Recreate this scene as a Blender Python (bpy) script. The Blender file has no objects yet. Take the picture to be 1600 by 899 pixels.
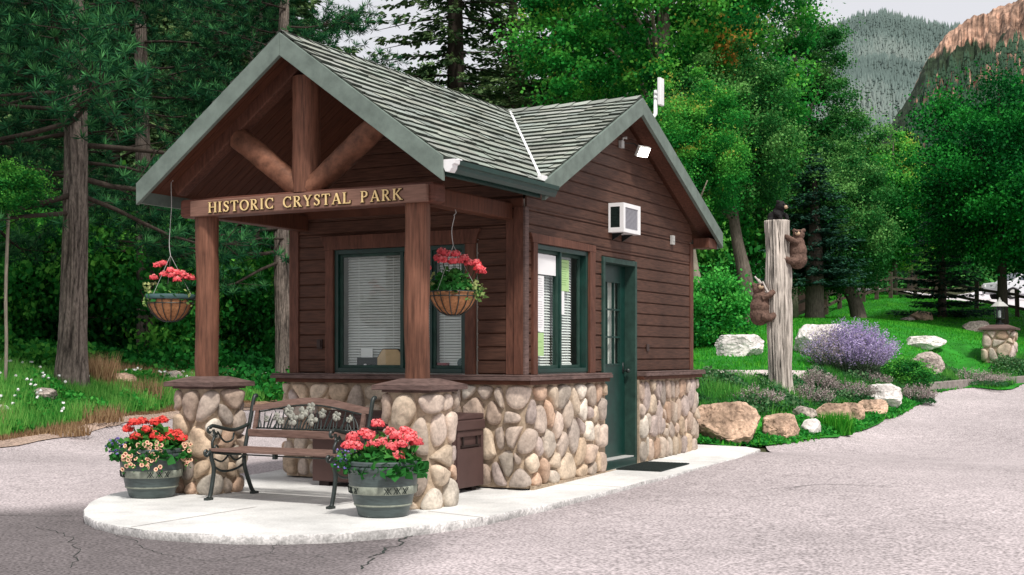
import bpy, bmesh, math, random
import numpy as np
from mathutils import Vector, Matrix, noise
from mathutils.geometry import delaunay_2d_cdt
rnd = random.Random(7); rs = np.random.RandomState(11)
PI = math.pi
scene = bpy.context.scene
COL = scene.collection

# ------------------------------------------------------------------ view frame (used only to survey real positions)
CAM = (5.694, -10.79, 1.22); RT = (.8797, .4755); FW = (-.4755, .8797)
def at(px, py, Z):
    u = (px-800)/2000*Z; v = (553-py)/2000*Z
    return Vector((CAM[0]+RT[0]*u+FW[0]*Z, CAM[1]+RT[1]*u+FW[1]*Z, CAM[2]+v))

# ------------------------------------------------------------------ terrain heights: thin plate spline through surveyed points
ctl = [(-3.6,-3.2,-.17),(-2.4,-4.2,-.17),(-.9,-4.6,-.17),(.8,-4,-.17),(1.3,-2,-.17),(1.2,-.8,-.155),(1.2,1.5,-.1),(1.15,3.2,-.04),(1.1,4.7,-.035),
 (-4,-2,-.17),(-4,0,-.16),(-4.2,2,-.15),(-4.5,6,-.1),(-1.4,0,-.16),(-1.4,4.4,-.08),(-1.4,-2.5,-.17),(5.7,-10.8,-.17),(0,-12,-.19),(12,-8,-.05),(-8,-10,-.22),(6,-4,-.08),(8,1,.05),
 (-60,-60,-4),(60,-60,-2),(-200,-200,-14),(200,-200,-6),(5,-40,-1.2)]
for px,py,Z in [(1140,697,17.2),(1225,692,17.8),(1320,674,20),(1400,654,22.5),(1450,615,27),(1600,603,30),(1500,610,28),
 (1140,640,18.6),(1140,606,20.2),(1140,592,22),(1155,562,25),(1110,545,27),(1300,590,24),(1290,548,27),(1300,500,38),(1350,470,52),(1272,502,36),
 (1450,556,31.5),(1370,612,24.5),(1550,625,26),(1600,630,25),(1500,640,24.5),(1600,662,22),(1550,662,21.5),(1490,590,31),(1450,575,29),(1570,572,31),(1530,520,40),(1500,478,60),(1550,470,70),(1560,445,110),(1400,455,62),
 (0,703,18),(120,682,20.5),(270,657,24),(400,642,27),(470,632,30),(110,600,24),(0,620,21),(250,606,27),(420,592,32),(60,568,34),(300,568,38),(420,585,38),
 (200,540,70),(700,540,70),(700,530,120),(1000,560,50),(1000,520,90),(800,560,45),(-200,690,18),(-200,600,26),(1800,590,34),(1800,560,38),(1700,640,22),
 (200,500,300),(800,490,300),(1400,440,300),(2200,480,120),(-800,540,120),(2400,500,300),(-900,520,300)]:
    p = at(px,py,Z); ctl.append(tuple(p))
_c = np.array(ctl); _P = _c[:,:2]/50.0
def _phi(r2): return np.where(r2>1e-12, .5*r2*np.log(r2+1e-12), 0)
_n = len(_c); _K = _phi(((_P[:,None]-_P[None])**2).sum(2)) + np.eye(_n)*2e-5
_A = np.zeros((_n+3,_n+3)); _A[:_n,:_n]=_K; _A[:_n,_n]=1; _A[:_n,_n+1:]=_P; _A[_n,:_n]=1; _A[_n+1:,:_n]=_P.T
_w = np.linalg.solve(_A, np.concatenate([_c[:,2],np.zeros(3)]))
def tzv(x, y):
    q = np.stack([np.asarray(x,float).ravel()/50, np.asarray(y,float).ravel()/50],1); out=np.empty(len(q))
    for i in range(0,len(q),20000):
        s=q[i:i+20000]; out[i:i+20000]=_phi(((s[:,None]-_P[None])**2).sum(2))@_w[:_n]+_w[_n]+s@_w[_n+1:]
    return out
def tz(x, y): return float(tzv([x],[y])[0])
def ground(px, Z, dz=0.0):
    p = at(px, 553, Z); return Vector((p.x, p.y, tz(p.x,p.y)+dz))
def hit(px, py, dz=0.0):
    lo = None; Z = 5.0
    while Z < 200:
        p = at(px,py,Z)
        if p.z < tz(p.x,p.y)+dz: break
        lo = Z; Z *= 1.03
    if lo is None: lo = 5
    hi = Z
    for _ in range(18):
        m=(lo+hi)/2; p=at(px,py,m)
        if p.z < tz(p.x,p.y)+dz: hi=m
        else: lo=m
    p = at(px,py,hi); return (p.x,p.y)

# ------------------------------------------------------------------ node materials
def _mat(name):
    m = bpy.data.materials.new(name); m.use_nodes=True; nt=m.node_tree
    return m, nt, nt.nodes['Principled BSDF'], nt.nodes['Material Output']
def N(nt, t, **k):
    n = nt.nodes.new(t)
    for a,b in k.items():
        if a in ('ins',):
            for i,v in b.items(): n.inputs[i].default_value=v
        else: setattr(n,a,b)
    return n
def c4(c): return (c[0],c[1],c[2],1)
def ramp(nt, stops):
    r = nt.nodes.new('ShaderNodeValToRGB'); e=r.color_ramp.elements
    e[0].position=stops[0][0]; e[0].color=c4(stops[0][1]); e[1].position=stops[-1][0]; e[1].color=c4(stops[-1][1])
    for p,c in stops[1:-1]:
        x=e.new(p); x.color=c4(c)
    return r
def mulcol(c,f): return tuple(min(1,max(0,a*f)) for a in c)
def mat(name, col, rough=.75, var=.3, scale=6, stretch=(1,1,1), bump=.25, bdist=.01, big=0.0, bigscale=.7, attr=None, metal=0, spec=.2, objvar=0, col2=None, fine=0, emit=0, fc=(.62,1.25), crack=0):
    m,nt,b,o = _mat(name); L=nt.links.new
    tc=N(nt,'ShaderNodeTexCoord'); mp=N(nt,'ShaderNodeMapping'); mp.inputs['Scale'].default_value=stretch
    L(tc.outputs['Object'],mp.inputs['Vector'])
    n1=N(nt,'ShaderNodeTexNoise'); n1.inputs['Scale'].default_value=scale; n1.inputs['Detail'].default_value=7; n1.inputs['Roughness'].default_value=.62
    L(mp.outputs[0],n1.inputs['Vector'])
    r=ramp(nt,[(.3,mulcol(col2 or col,1-var)),(.5,col),(.72,mulcol(col,1+var))]); L(n1.outputs['Fac'],r.inputs[0]); c=r.outputs[0]
    if big:
        n2=N(nt,'ShaderNodeTexNoise'); n2.inputs['Scale'].default_value=bigscale; n2.inputs['Detail'].default_value=4; L(tc.outputs['Object'],n2.inputs['Vector'])
        r2=ramp(nt,[(.3,(1-big,)*3),(.7,(1+big*.6,)*3)]); L(n2.outputs['Fac'],r2.inputs[0])
        mx=N(nt,'ShaderNodeMix',data_type='RGBA',blend_type='MULTIPLY'); mx.inputs[0].default_value=1; L(c,mx.inputs[6]); L(r2.outputs[0],mx.inputs[7]); c=mx.outputs[2]
    if fine:
        n3=N(nt,'ShaderNodeTexNoise'); n3.inputs['Scale'].default_value=fine; n3.inputs['Detail'].default_value=3; L(tc.outputs['Object'],n3.inputs['Vector'])
        r3=ramp(nt,[(.35,(fc[0],)*3),(.62,(fc[1],)*3)]); L(n3.outputs['Fac'],r3.inputs[0])
        mx=N(nt,'ShaderNodeMix',data_type='RGBA',blend_type='MULTIPLY'); mx.inputs[0].default_value=1; L(c,mx.inputs[6]); L(r3.outputs[0],mx.inputs[7]); c=mx.outputs[2]
    if crack:
        nz=N(nt,'ShaderNodeTexNoise'); nz.inputs['Scale'].default_value=1.6; nz.inputs['Detail'].default_value=5; L(tc.outputs['Object'],nz.inputs['Vector'])
        va=N(nt,'ShaderNodeVectorMath',operation='MULTIPLY_ADD'); va.inputs[1].default_value=(.9,.9,.9); L(nz.outputs['Color'],va.inputs[0]); L(tc.outputs['Object'],va.inputs[2])
        vo=N(nt,'ShaderNodeTexVoronoi',feature='DISTANCE_TO_EDGE'); vo.inputs['Scale'].default_value=crack; L(va.outputs[0],vo.inputs['Vector'])
        rc=ramp(nt,[(.0,(.35,)*3),(.012,(.5,)*3),(.02,(1,)*3)]); L(vo.outputs['Distance'],rc.inputs[0])
        mx=N(nt,'ShaderNodeMix',data_type='RGBA',blend_type='MULTIPLY'); mx.inputs[0].default_value=1; L(c,mx.inputs[6]); L(rc.outputs[0],mx.inputs[7]); c=mx.outputs[2]
    if attr:
        at_=N(nt,'ShaderNodeAttribute',attribute_name=attr)
        mx=N(nt,'ShaderNodeMix',data_type='RGBA',blend_type='MULTIPLY'); mx.inputs[0].default_value=1; L(c,mx.inputs[6]); L(at_.outputs['Color'],mx.inputs[7]); c=mx.outputs[2]
    if objvar:
        oi=N(nt,'ShaderNodeObjectInfo'); hs=N(nt,'ShaderNodeHueSaturation'); mr=N(nt,'ShaderNodeMapRange'); mr.inputs[3].default_value=1-objvar; mr.inputs[4].default_value=1+objvar
        L(oi.outputs['Random'],mr.inputs[0]); L(mr.outputs[0],hs.inputs['Value']); L(c,hs.inputs['Color']); c=hs.outputs[0]
    L(c,b.inputs['Base Color']); b.inputs['Roughness'].default_value=rough; b.inputs['Metallic'].default_value=metal; b.inputs['Specular IOR Level'].default_value=spec
    if emit:
        b.inputs['Emission Color'].default_value=c4(col); b.inputs['Emission Strength'].default_value=emit
    if bump:
        bp=N(nt,'ShaderNodeBump'); bp.inputs['Strength'].default_value=bump; bp.inputs['Distance'].default_value=bdist; L(n1.outputs['Fac'],bp.inputs['Height']); L(bp.outputs[0],b.inputs['Normal'])
    return m
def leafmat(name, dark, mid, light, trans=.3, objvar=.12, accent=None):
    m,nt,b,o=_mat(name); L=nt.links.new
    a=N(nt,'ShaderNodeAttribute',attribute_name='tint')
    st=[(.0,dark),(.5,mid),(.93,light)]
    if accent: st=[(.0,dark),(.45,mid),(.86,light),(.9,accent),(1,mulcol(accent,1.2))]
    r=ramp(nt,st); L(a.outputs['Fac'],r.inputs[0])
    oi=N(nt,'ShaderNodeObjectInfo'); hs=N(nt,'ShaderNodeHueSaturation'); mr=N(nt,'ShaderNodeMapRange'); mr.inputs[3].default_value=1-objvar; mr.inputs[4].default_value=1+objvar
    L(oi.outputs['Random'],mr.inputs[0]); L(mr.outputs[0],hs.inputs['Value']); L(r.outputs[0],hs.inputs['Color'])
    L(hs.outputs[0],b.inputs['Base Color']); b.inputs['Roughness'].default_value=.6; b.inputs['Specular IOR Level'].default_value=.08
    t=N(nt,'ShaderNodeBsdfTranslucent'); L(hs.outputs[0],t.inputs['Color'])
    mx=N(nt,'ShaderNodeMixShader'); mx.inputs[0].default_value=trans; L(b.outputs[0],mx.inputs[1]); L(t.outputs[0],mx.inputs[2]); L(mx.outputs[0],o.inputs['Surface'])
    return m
def glassmat():
    m,nt,b,o=_mat('window glass'); L=nt.links.new
    g=N(nt,'ShaderNodeBsdfGlossy'); g.inputs['Roughness'].default_value=.02; g.inputs['Color'].default_value=(.8,.85,.85,1)
    ge=N(nt,'ShaderNodeNewGeometry'); t=N(nt,'ShaderNodeBsdfTransparent'); t.inputs['Color'].default_value=(.93,.97,.95,1)
    f=N(nt,'ShaderNodeFresnel'); io=N(nt,'ShaderNodeMapRange'); io.inputs[3].default_value=1.5; io.inputs[4].default_value=1/1.5; L(ge.outputs['Backfacing'],io.inputs[0]); L(io.outputs[0],f.inputs['IOR'])
    ma=N(nt,'ShaderNodeMath',operation='MULTIPLY_ADD'); ma.inputs[1].default_value=.8; ma.inputs[2].default_value=.02; L(f.outputs[0],ma.inputs[0])
    mx=N(nt,'ShaderNodeMixShader'); L(ma.outputs[0],mx.inputs[0]); L(t.outputs[0],mx.inputs[1]); L(g.outputs[0],mx.inputs[2]); L(mx.outputs[0],o.inputs['Surface'])
    return m
M={}
M['siding']=mat('stained siding',(.088,.041,.027),.62,.5,5,(1,1,14),.35,.004,.3,1.3)
M['siding_y']=mat('stained side siding',(.090,.044,.030),.62,.5,5,(1,1,14),.35,.004,.3,1.1)
M['trim']=mat('stained trim',(.118,.050,.033),.6,.4,7,(6,6,1),.3,.004,.25,1.5)
M['trimh']=mat('stained trim along',(.13,.052,.036),.6,.4,7,(1,1,9),.3,.004,.25,1.5)
M['ledge']=mat('weathered ledge wood',(.13,.085,.075),.7,.45,9,(1.2,1.2,8),.4,.004,.3,2)
M['log']=mat('peeled log',(.165,.073,.046),.6,.5,6,(7,7,.5),.5,.006,.35,2.2)
M['logd']=mat('peeled log slanted',(.175,.077,.046),.6,.5,6,(2,2,2),.4,.006,.35,2.5)
M['soffit']=mat('soffit boards',(.10,.038,.022),.65,.35,5,(1,9,1),.3,.004,.2,1.5)
M['fascia']=mat('green grey fascia paint',(.15,.19,.165),.55,.2,9,(1,1,1),.18,.003,.16,3)
M['shingle']=mat('asphalt shingle',(.33,.355,.315),.9,.25,60,(1,1,1),.35,.004,.22,1.4,attr='Col')
M['underlay']=mat('dark roof underlay',(.035,.045,.04),.9,.2)
M['green']=mat('dark green paint',(.004,.034,.026),.4,.25,12,(1,1,1),.08,.002,.25,2.5,spec=.5)
M['greenl']=mat('green grey door casing',(.028,.062,.05),.5,.25,12,(1,1,1),.1,.002,.2,3)
M['glass']=glassmat()
M['blind']=mat('blind slats',(.95,.95,.93),.5,.02,3,bump=0)
M['curtain']=mat('lace curtain',(.62,.62,.58),.8,.2,25,(1,6,1),.2)
M['inside']=mat('dim room plaster',(.55,.55,.5),.9,.2)
M['mortar']=mat('tan mortar',(.42,.325,.235),.95,.3,30,bump=.5,bdist=.006,big=.25,bigscale=3)
M['stone']=mat('river stone',(.92,.92,.92),.8,.32,9,bump=.5,bdist=.012,big=.2,bigscale=5,attr='Col',fine=38,fc=(.84,1.10))
M['slab']=mat('pale concrete',(.665,.66,.64),.85,.12,4,bump=.2,bdist=.004,big=.26,bigscale=.9,fine=50,fc=(.90,1.05))
M['mat']=mat('black rubber',(.02,.028,.026),.8,.3,60,bump=.4)
M['white']=mat('white enamel',(.80,.80,.80),.4,.06,4,bump=0)
M['whitemetal']=mat('white coated metal',(.75,.77,.76),.35,.06,4,bump=0)
M['darkgrille']=mat('dark grille',(.02,.035,.03),.6,.4,30)
M['greygrille']=mat('grey grille',(.42,.42,.46),.5,.1,20,bump=0)
M['iron']=mat('black cast iron',(.018,.026,.024),.42,.4,25,bump=.25,bdist=.003,spec=.5)
M['castpanel']=mat('highlit cast panel',(.27,.27,.23),.45,.7,35,bump=.25,bdist=.003,spec=.5)  # paler than the iron: silvery highlights are put into this colour
M['slat']=mat('weathered bench slat',(.17,.105,.085),.65,.4,8,(1,9,9),.35,.004)
M['storage']=mat('brown storage resin',(.085,.05,.045),.5,.12,6,bump=.05)
M['storaged']=mat('dark brown recess',(.03,.02,.018),.6,.12,6,bump=.05)
M['gold']=mat('gold lettering',(.78,.58,.28),.45,.18,30,bump=.1)
M['signshadow']=mat('routed letter edge shadow',(.05,.025,.012),.7,.2)  # dark tone paints the shadow outlining each routed letter
M['signwood']=mat('sign board',(.21,.115,.085),.6,.25,6,(1,1,12),.2,.003)
M['resin']=mat('grey green resin pot',(.06,.082,.08),.42,.3,12,(1,1,6),.15,.003,.15,4,spec=.5)
M['resinband']=mat('pale carved band',(.25,.27,.22),.55,.3,20,bump=.3)
M['soil']=mat('potting soil',(.035,.025,.018),.95,.4,30)
M['coco']=mat('coco liner',(.40,.19,.09),.95,.4,40,bump=.6,bdist=.006)
M['tealband']=mat('teal band',(.05,.10,.10),.6,.2)
M['gleaf']=leafmat('geranium leaf',(.01,.06,.02),(.03,.17,.03),(.12,.32,.07),.2)
M['gyleaf']=leafmat('variegated leaf',(.05,.14,.04),(.22,.34,.10),(.55,.52,.24),.25)
M['red']=leafmat('red petals',(.55,.03,.03),(.80,.07,.06),(.90,.16,.13),.2)
M['coral']=leafmat('coral petals',(.62,.05,.07),(.85,.13,.15),(.92,.30,.30),.2)
M['purple']=leafmat('purple petals',(.08,.05,.28),(.20,.16,.50),(.42,.36,.70),.2)
M['peach']=leafmat('peach ring petals',(.75,.30,.15),(.85,.50,.30),(.9,.75,.55),.1)
M['whiteflower']=leafmat('white petals',(.6,.6,.6),(.8,.8,.78),(.85,.85,.85),.1)
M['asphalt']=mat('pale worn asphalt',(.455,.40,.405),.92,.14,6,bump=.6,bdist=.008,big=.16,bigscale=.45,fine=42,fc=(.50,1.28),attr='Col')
M['asphaltd']=mat('darker asphalt patch',(.225,.20,.205),.92,.22,9,bump=.5,bdist=.008,big=.35,bigscale=.9,fine=60,fc=(.7,1.2),crack=.55)
M['earth']=mat('forest floor',(.045,.05,.022),.95,.5,3,bump=.5,bdist=.05,big=.5,bigscale=.25)
M['lawn']=mat('lawn turf',(.022,.19,.016),.9,.45,3,bump=.5,bdist=.04,big=.5,bigscale=.35)
M['verge']=mat('verge soil and grass',(.07,.12,.03),.95,.5,3,bump=.5,bdist=.04,big=.4,bigscale=.5)
M['gravel']=mat('tan gravel',(.42,.31,.25),.95,.5,22,bump=.9,bdist=.03,big=.2,bigscale=1,fine=40)
M['woodchip']=mat('wood chip bank',(.30,.19,.13),.95,.6,18,bump=.9,bdist=.04,big=.25,bigscale=1.2,fine=25)
M['palegravel']=mat('pale gravel path',(.62,.52,.52),.95,.3,25,bump=.8,bdist=.03,fine=40)
M['farroad']=mat('far pale road',(.60,.56,.58),.9,.1,4,bump=.2)
M['kerb']=mat('grey kerb concrete',(.27,.24,.22),.9,.3,12,bump=.4,bdist=.01,big=.2)
M['rock']=mat('tan granite',(.52,.36,.26),.9,.5,4,bump=.9,bdist=.05,big=.4,bigscale=2.4,fine=26,fc=(.7,1.2))
M['rockw']=mat('white granite',(.74,.69,.66),.9,.25,4,bump=.9,bdist=.05,big=.25,bigscale=2,fine=26,fc=(.75,1.12))
M['rockg']=mat('grey granite',(.40,.34,.30),.9,.4,5,bump=.8,bdist=.05,big=.3,bigscale=2,fine=22)
M['cliff']=mat('red cliff rock',(.30,.20,.155),.95,.4,.035,(1,1,1),.9,6,.35,.02,fine=.25,attr='Col')
M['mount']=mat('hazy mountain slope',(.085,.115,.10),.95,.3,.02,bump=.3,bdist=4)  # air haze is mixed into this greyed colour
M['mounttree']=leafmat('hazy far conifers',(.085,.12,.11),(.12,.165,.15),(.18,.22,.20),.0,0)  # haze greyed into all three tones; the noise tint makes hazier patches
M['hill']=mat('scrub hill',(.04,.075,.045),.95,.4,.05,bump=.5,bdist=3)
M['bark']=mat('ridged grey bark',(.14,.115,.095),.95,.5,9,(3,3,.7),.8,.03,.3,1.5)
M['barkpale']=mat('pale bark',(.26,.225,.18),.95,.4,9,(3,3,.6),.6,.02,.3,1.5)
M['barkdark']=mat('dark bark',(.045,.035,.028),.95,.4,9,(3,3,.7),.6,.02)
M['deadwood']=mat('silvered dead wood',(.58,.53,.49),.9,.45,12,(3,3,.35),.8,.02,.25,2,attr='Col')
M['bearbrown']=mat('carved brown fur',(.14,.085,.065),.85,.5,22,(1,1,1),.9,.02,.3,6)
M['bearblack']=mat('carved black fur',(.013,.012,.012),.8,.5,30,bump=.6,bdist=.01)
M['muzzle']=mat('carved tan muzzle',(.50,.36,.24),.8,.2,20)
M['fence']=mat('weathered rail',(.075,.06,.045),.9,.4,8)
M['shedwall']=mat('shed boards',(.055,.035,.028),.85,.3,6)
M['shedroof']=mat('shed pale metal roof',(.62,.57,.55),.7,.3,3)
M['carpaint']=mat('silver white car paint',(.62,.63,.66),.25,.03,2,bump=0,spec=.6)
M['carglass']=mat('tinted car glass',(.05,.07,.09),.08,.05,2,bump=0,spec=.7)
M['tyre']=mat('tyre rubber',(.02,.02,.02),.8,.2,20)
M['paper']=mat('white paper',(.82,.82,.82),.7,.03,3,bump=0)
M['ink']=mat('printed grey text',(.30,.30,.32),.7,.05,3,bump=0)
M['greenpaper']=mat('lime paper',(.42,.62,.28),.7,.05,3,bump=0)
M['greenink']=mat('dark green print',(.10,.25,.08),.7,.05,3,bump=0)
M['black']=mat('black plastic',(.015,.018,.018),.45,.1,5,bump=0)
M['tan']=mat('tan board',(.60,.42,.25),.7,.15,10,bump=.05)
M['redbook']=mat('maroon cover',(.25,.04,.05),.6,.1,5,bump=0)
M['lamp']=mat('lit flood lamp face',(1,.9,.78),.5,.02,3,bump=0,emit=14)
M['greybox']=mat('grey utility plastic',(.42,.42,.40),.55,.1,8,bump=0)
M['brownplate']=mat('dark brown outlet plate',(.05,.032,.028),.5,.1,5,bump=0)
# foliage
M['pine']=leafmat('pine needles',(.003,.026,.012),(.013,.085,.032),(.09,.29,.09),.2)
M['fir']=leafmat('fir needles',(.016,.048,.02),(.055,.12,.045),(.20,.30,.11),.2)
M['olive']=leafmat('olive green leaves',(.015,.045,.016),(.05,.12,.04),(.20,.32,.12),.2)
M['spruce']=leafmat('blue spruce needles',(.004,.018,.012),(.012,.05,.032),(.04,.11,.07),.08)
M['cotton']=leafmat('cottonwood leaves',(.005,.08,.016),(.022,.24,.032),(.17,.54,.075),.35,accent=(.55,.27,.06))
M['cottond']=leafmat('deep cottonwood leaves',(.006,.06,.014),(.030,.19,.036),(.22,.50,.13),.3)
M['ash']=leafmat('ash leaves',(.001,.045,.010),(.005,.125,.020),(.04,.36,.045),.3)
M['lime']=leafmat('yellow green leaves',(.03,.17,.015),(.10,.42,.035),(.40,.70,.08),.35)
M['shrub']=leafmat('shrub leaves',(.003,.05,.012),(.024,.21,.032),(.20,.58,.08),.3)
M['bush']=leafmat('bright bush leaves',(.008,.11,.02),(.03,.28,.035),(.12,.50,.08),.3)
M['grassb']=leafmat('lawn blades',(.012,.15,.012),(.035,.30,.022),(.15,.52,.05),.35)
M['tallg']=leafmat('tall verge grass',(.02,.12,.025),(.06,.28,.04),(.24,.50,.11),.3,accent=(.38,.30,.14))
M['dryg']=leafmat('dry brown weeds',(.12,.07,.04),(.28,.17,.09),(.45,.32,.18),.2)
M['sage']=leafmat('grey green sage stems',(.05,.10,.05),(.12,.20,.11),(.26,.32,.22),.2)
M['lav']=leafmat('lavender spikes',(.30,.23,.45),(.45,.36,.62),(.64,.56,.78),.25)
M['lavd']=leafmat('faded spikes',(.25,.19,.19),(.36,.29,.28),(.48,.42,.40),.2)
M['cover']=leafmat('ground cover',(.01,.06,.02),(.04,.15,.05),(.17,.27,.13),.2)

# ------------------------------------------------------------------ mesh builder
class MB:
    def __init__(s): s.v=[]; s.f=[]; s.c=[]
    def add(s, vs, fs, col=(1,1,1)):
        b=len(s.v); s.v+= [tuple(v) for v in vs]; s.f+=[tuple(i+b for i in f) for f in fs]; s.c+=[col]*len(vs); return s
    def box(s, a, b, col=(1,1,1)):
        x0,y0,z0=[min(p,q) for p,q in zip(a,b)]; x1,y1,z1=[max(p,q) for p,q in zip(a,b)]
        return s.add([(x0,y0,z0),(x1,y0,z0),(x1,y1,z0),(x0,y1,z0),(x0,y0,z1),(x1,y0,z1),(x1,y1,z1),(x0,y1,z1)],
            [(0,3,2,1),(4,5,6,7),(0,1,5,4),(1,2,6,5),(2,3,7,6),(3,0,4,7)],col)
    def beam(s, p, q, w, h, up=(0,0,1), col=(1,1,1)):
        p=Vector(p);q=Vector(q);d=(q-p).normalized(); up=Vector(up); sd=d.cross(up).normalized(); u=sd.cross(d)
        vs=[]
        for e in (p,q):
            for a,b in ((-1,-1),(1,-1),(1,1),(-1,1)): vs.append(e+sd*a*w/2+u*b*h/2)
        return s.add(vs,[(3,2,1,0),(4,5,6,7),(0,1,5,4),(1,2,6,5),(2,3,7,6),(3,0,4,7)],col)
    def prism(s, poly, ext, col=(1,1,1)):
        n=len(poly); e=Vector(ext); vs=[Vector(p) for p in poly]+[Vector(p)+e for p in poly]
        return s.add(vs,[tuple(range(n))[::-1],tuple(range(n,2*n))]+[(i,(i+1)%n,n+(i+1)%n,n+i) for i in range(n)],col)
    def tube(s, pts, rad, n=8, caps=True, col=(1,1,1)):
        pts=[Vector(p) for p in pts]; m=len(pts)
        if not hasattr(rad,'__len__'): rad=[rad]*m
        vs=[]; pu=None
        for i,p in enumerate(pts):
            d=(pts[min(i+1,m-1)]-pts[max(i-1,0)]).normalized()
            if pu is None:
                pu = Vector((0,0,1)) if abs(d.z)<.9 else Vector((1,0,0))
            a=d.cross(pu).normalized(); b=a.cross(d).normalized(); pu=b
            for k in range(n):
                t=2*PI*k/n; vs.append(p+(a*math.cos(t)+b*math.sin(t))*rad[i])
        fs=[(i*n+k,i*n+(k+1)%n,(i+1)*n+(k+1)%n,(i+1)*n+k) for i in range(m-1) for k in range(n)]
        if caps: fs+=[tuple(range(n))[::-1],tuple((m-1)*n+k for k in range(n))]
        return s.add(vs,fs,col)
    def lathe(s, prof, c=(0,0,0), n=48, col=(1,1,1)):
        vs=[(c[0]+r*math.cos(2*PI*k/n),c[1]+r*math.sin(2*PI*k/n),c[2]+z) for r,z in prof for k in range(n)]
        fs=[(i*n+k,i*n+(k+1)%n,(i+1)*n+(k+1)%n,(i+1)*n+k) for i in range(len(prof)-1) for k in range(n)]
        return s.add(vs,fs,col)
    def ball(s, c, r, n=10, sc=(1,1,1), col=(1,1,1)):
        vs=[];fs=[]
        for i in range(n+1):
            t=PI*i/n
            for k in range(2*n):
                a=PI*k/n; vs.append((c[0]+r*sc[0]*math.sin(t)*math.cos(a),c[1]+r*sc[1]*math.sin(t)*math.sin(a),c[2]+r*sc[2]*math.cos(t)))
        w=2*n
        for i in range(n):
            for k in range(w): fs.append((i*w+k,(i+1)*w+k,(i+1)*w+(k+1)%w,i*w+(k+1)%w))
        return s.add(vs,fs,col)
def wloc(o):
    l=Vector(o.location)
    while o.parent: o=o.parent; l=l+Vector(o.location)
    return l
def tag(o,label=None,cat=None,group=None,kind=None):
    if label: o['label']=label
    if cat: o['category']=cat
    if group: o['group']=group
    if kind: o['kind']=kind
    return o
def thing(name,label,cat,loc=(0,0,0),group=None):
    o=bpy.data.objects.new(name,None); o.empty_display_size=.1; COL.objects.link(o); o.location=loc
    return tag(o,label,cat,group)
def npmesh(name,V,F,tint=None,smooth=False):
    me=bpy.data.meshes.new(name); V=np.asarray(V,np.float32); F=np.asarray(F,np.int32); k=F.shape[1]
    me.vertices.add(len(V)); me.vertices.foreach_set('co',V.ravel()); me.loops.add(F.size); me.loops.foreach_set('vertex_index',F.ravel())
    me.polygons.add(len(F)); me.polygons.foreach_set('loop_start',np.arange(0,F.size,k,dtype=np.int32))
    if smooth: me.polygons.foreach_set('use_smooth',np.ones(len(F),bool))
    if tint is not None:
        a=me.attributes.new('tint','FLOAT','POINT'); a.data.foreach_set('value',np.asarray(tint,np.float32))
    me.update(calc_edges=True); return me
def obj(name,mb,m,parent=None,smooth=False,bevel=0,col=False,auto=None):
    V=np.array(mb.v,np.float32)
    if parent is not None: off=np.array(wloc(parent)); loc=(0,0,0)
    else:
        lo=V.min(0);hi=V.max(0); off=np.array([(lo[0]+hi[0])/2,(lo[1]+hi[1])/2,lo[2]]); loc=tuple(off)
    V=V-off
    me=bpy.data.meshes.new(name); me.from_pydata(V.tolist(),[],mb.f)
    if col:
        a=me.attributes.new('Col','FLOAT_COLOR','POINT'); a.data.foreach_set('color',np.array([c4(c) for c in mb.c],np.float32).ravel())
    if len(mb.f)<30000:
        bm=bmesh.new(); bm.from_mesh(me); bmesh.ops.recalc_face_normals(bm,faces=bm.faces); bm.to_mesh(me); bm.free()
    if smooth:
        me.polygons.foreach_set('use_smooth',np.ones(len(me.polygons),bool))
    o=bpy.data.objects.new(name,me); COL.objects.link(o); o.location=loc
    if parent is not None: o.parent=parent
    me.materials.append(m)
    if auto:
        try: me.set_sharp_from_angle(angle=math.radians(auto))
        except Exception: pass
    if bevel:
        b=o.modifiers.new('edge','BEVEL'); b.width=bevel; b.segments=2; b.limit_method='ANGLE'; b.angle_limit=math.radians(40)
    return o
def npobj(name,me,m,parent=None,loc=(0,0,0)):
    o=bpy.data.objects.new(name,me); COL.objects.link(o); o.location=loc
    if parent is not None: o.parent=parent
    if not me.materials: me.materials.append(m)
    elif me.materials[0]!=m:
        o.material_slots[0].link='OBJECT'; o.material_slots[0].material=m
    return o

# ------------------------------------------------------------------ blade clouds (numpy)
def unit(a): return a/np.maximum(np.linalg.norm(a,axis=1,keepdims=True),1e-9)
def rdir(n,r=rs): return unit(r.normal(size=(n,3)))
def quads(P,D,W,L,tint,fold=0):
    """diamond leaves: base P, direction D, side vector W (already scaled), length L"""
    L=np.asarray(L).reshape(-1,1); mid=P+D*L*.45
    V=np.stack([P,mid+W,P+D*L,mid-W],1).reshape(-1,3); n=len(P); F=np.arange(4*n).reshape(-1,4)
    return V,F,np.repeat(tint,4)
class Cloud:
    def __init__(s): s.V=[];s.F=[];s.t=[];s.n=0
    def add(s,P,D,W,L,tint):
        if len(P)==0: return
        V,F,t=quads(P,D,W,L,tint); s.V.append(V); s.F.append(F+s.n); s.t.append(t); s.n+=len(V)
    def leaves(s,P,size,tint,up=.4,asp=.42,r=rs):
        n=len(P); D=rdir(n,r); nn=rdir(n,r); nn[:,2]+=up; W=unit(np.cross(D,nn)); L=size*(.65+.7*r.rand(n))
        s.add(P,D,W*(L*asp)[:,None],L,np.clip(tint,0,1))
    def raw(s,V,F,t): s.V.append(V); s.F.append(F+s.n); s.t.append(t); s.n+=len(V)
    def mesh(s,name): return npmesh(name,np.concatenate(s.V),np.concatenate(s.F),np.concatenate(s.t))

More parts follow.
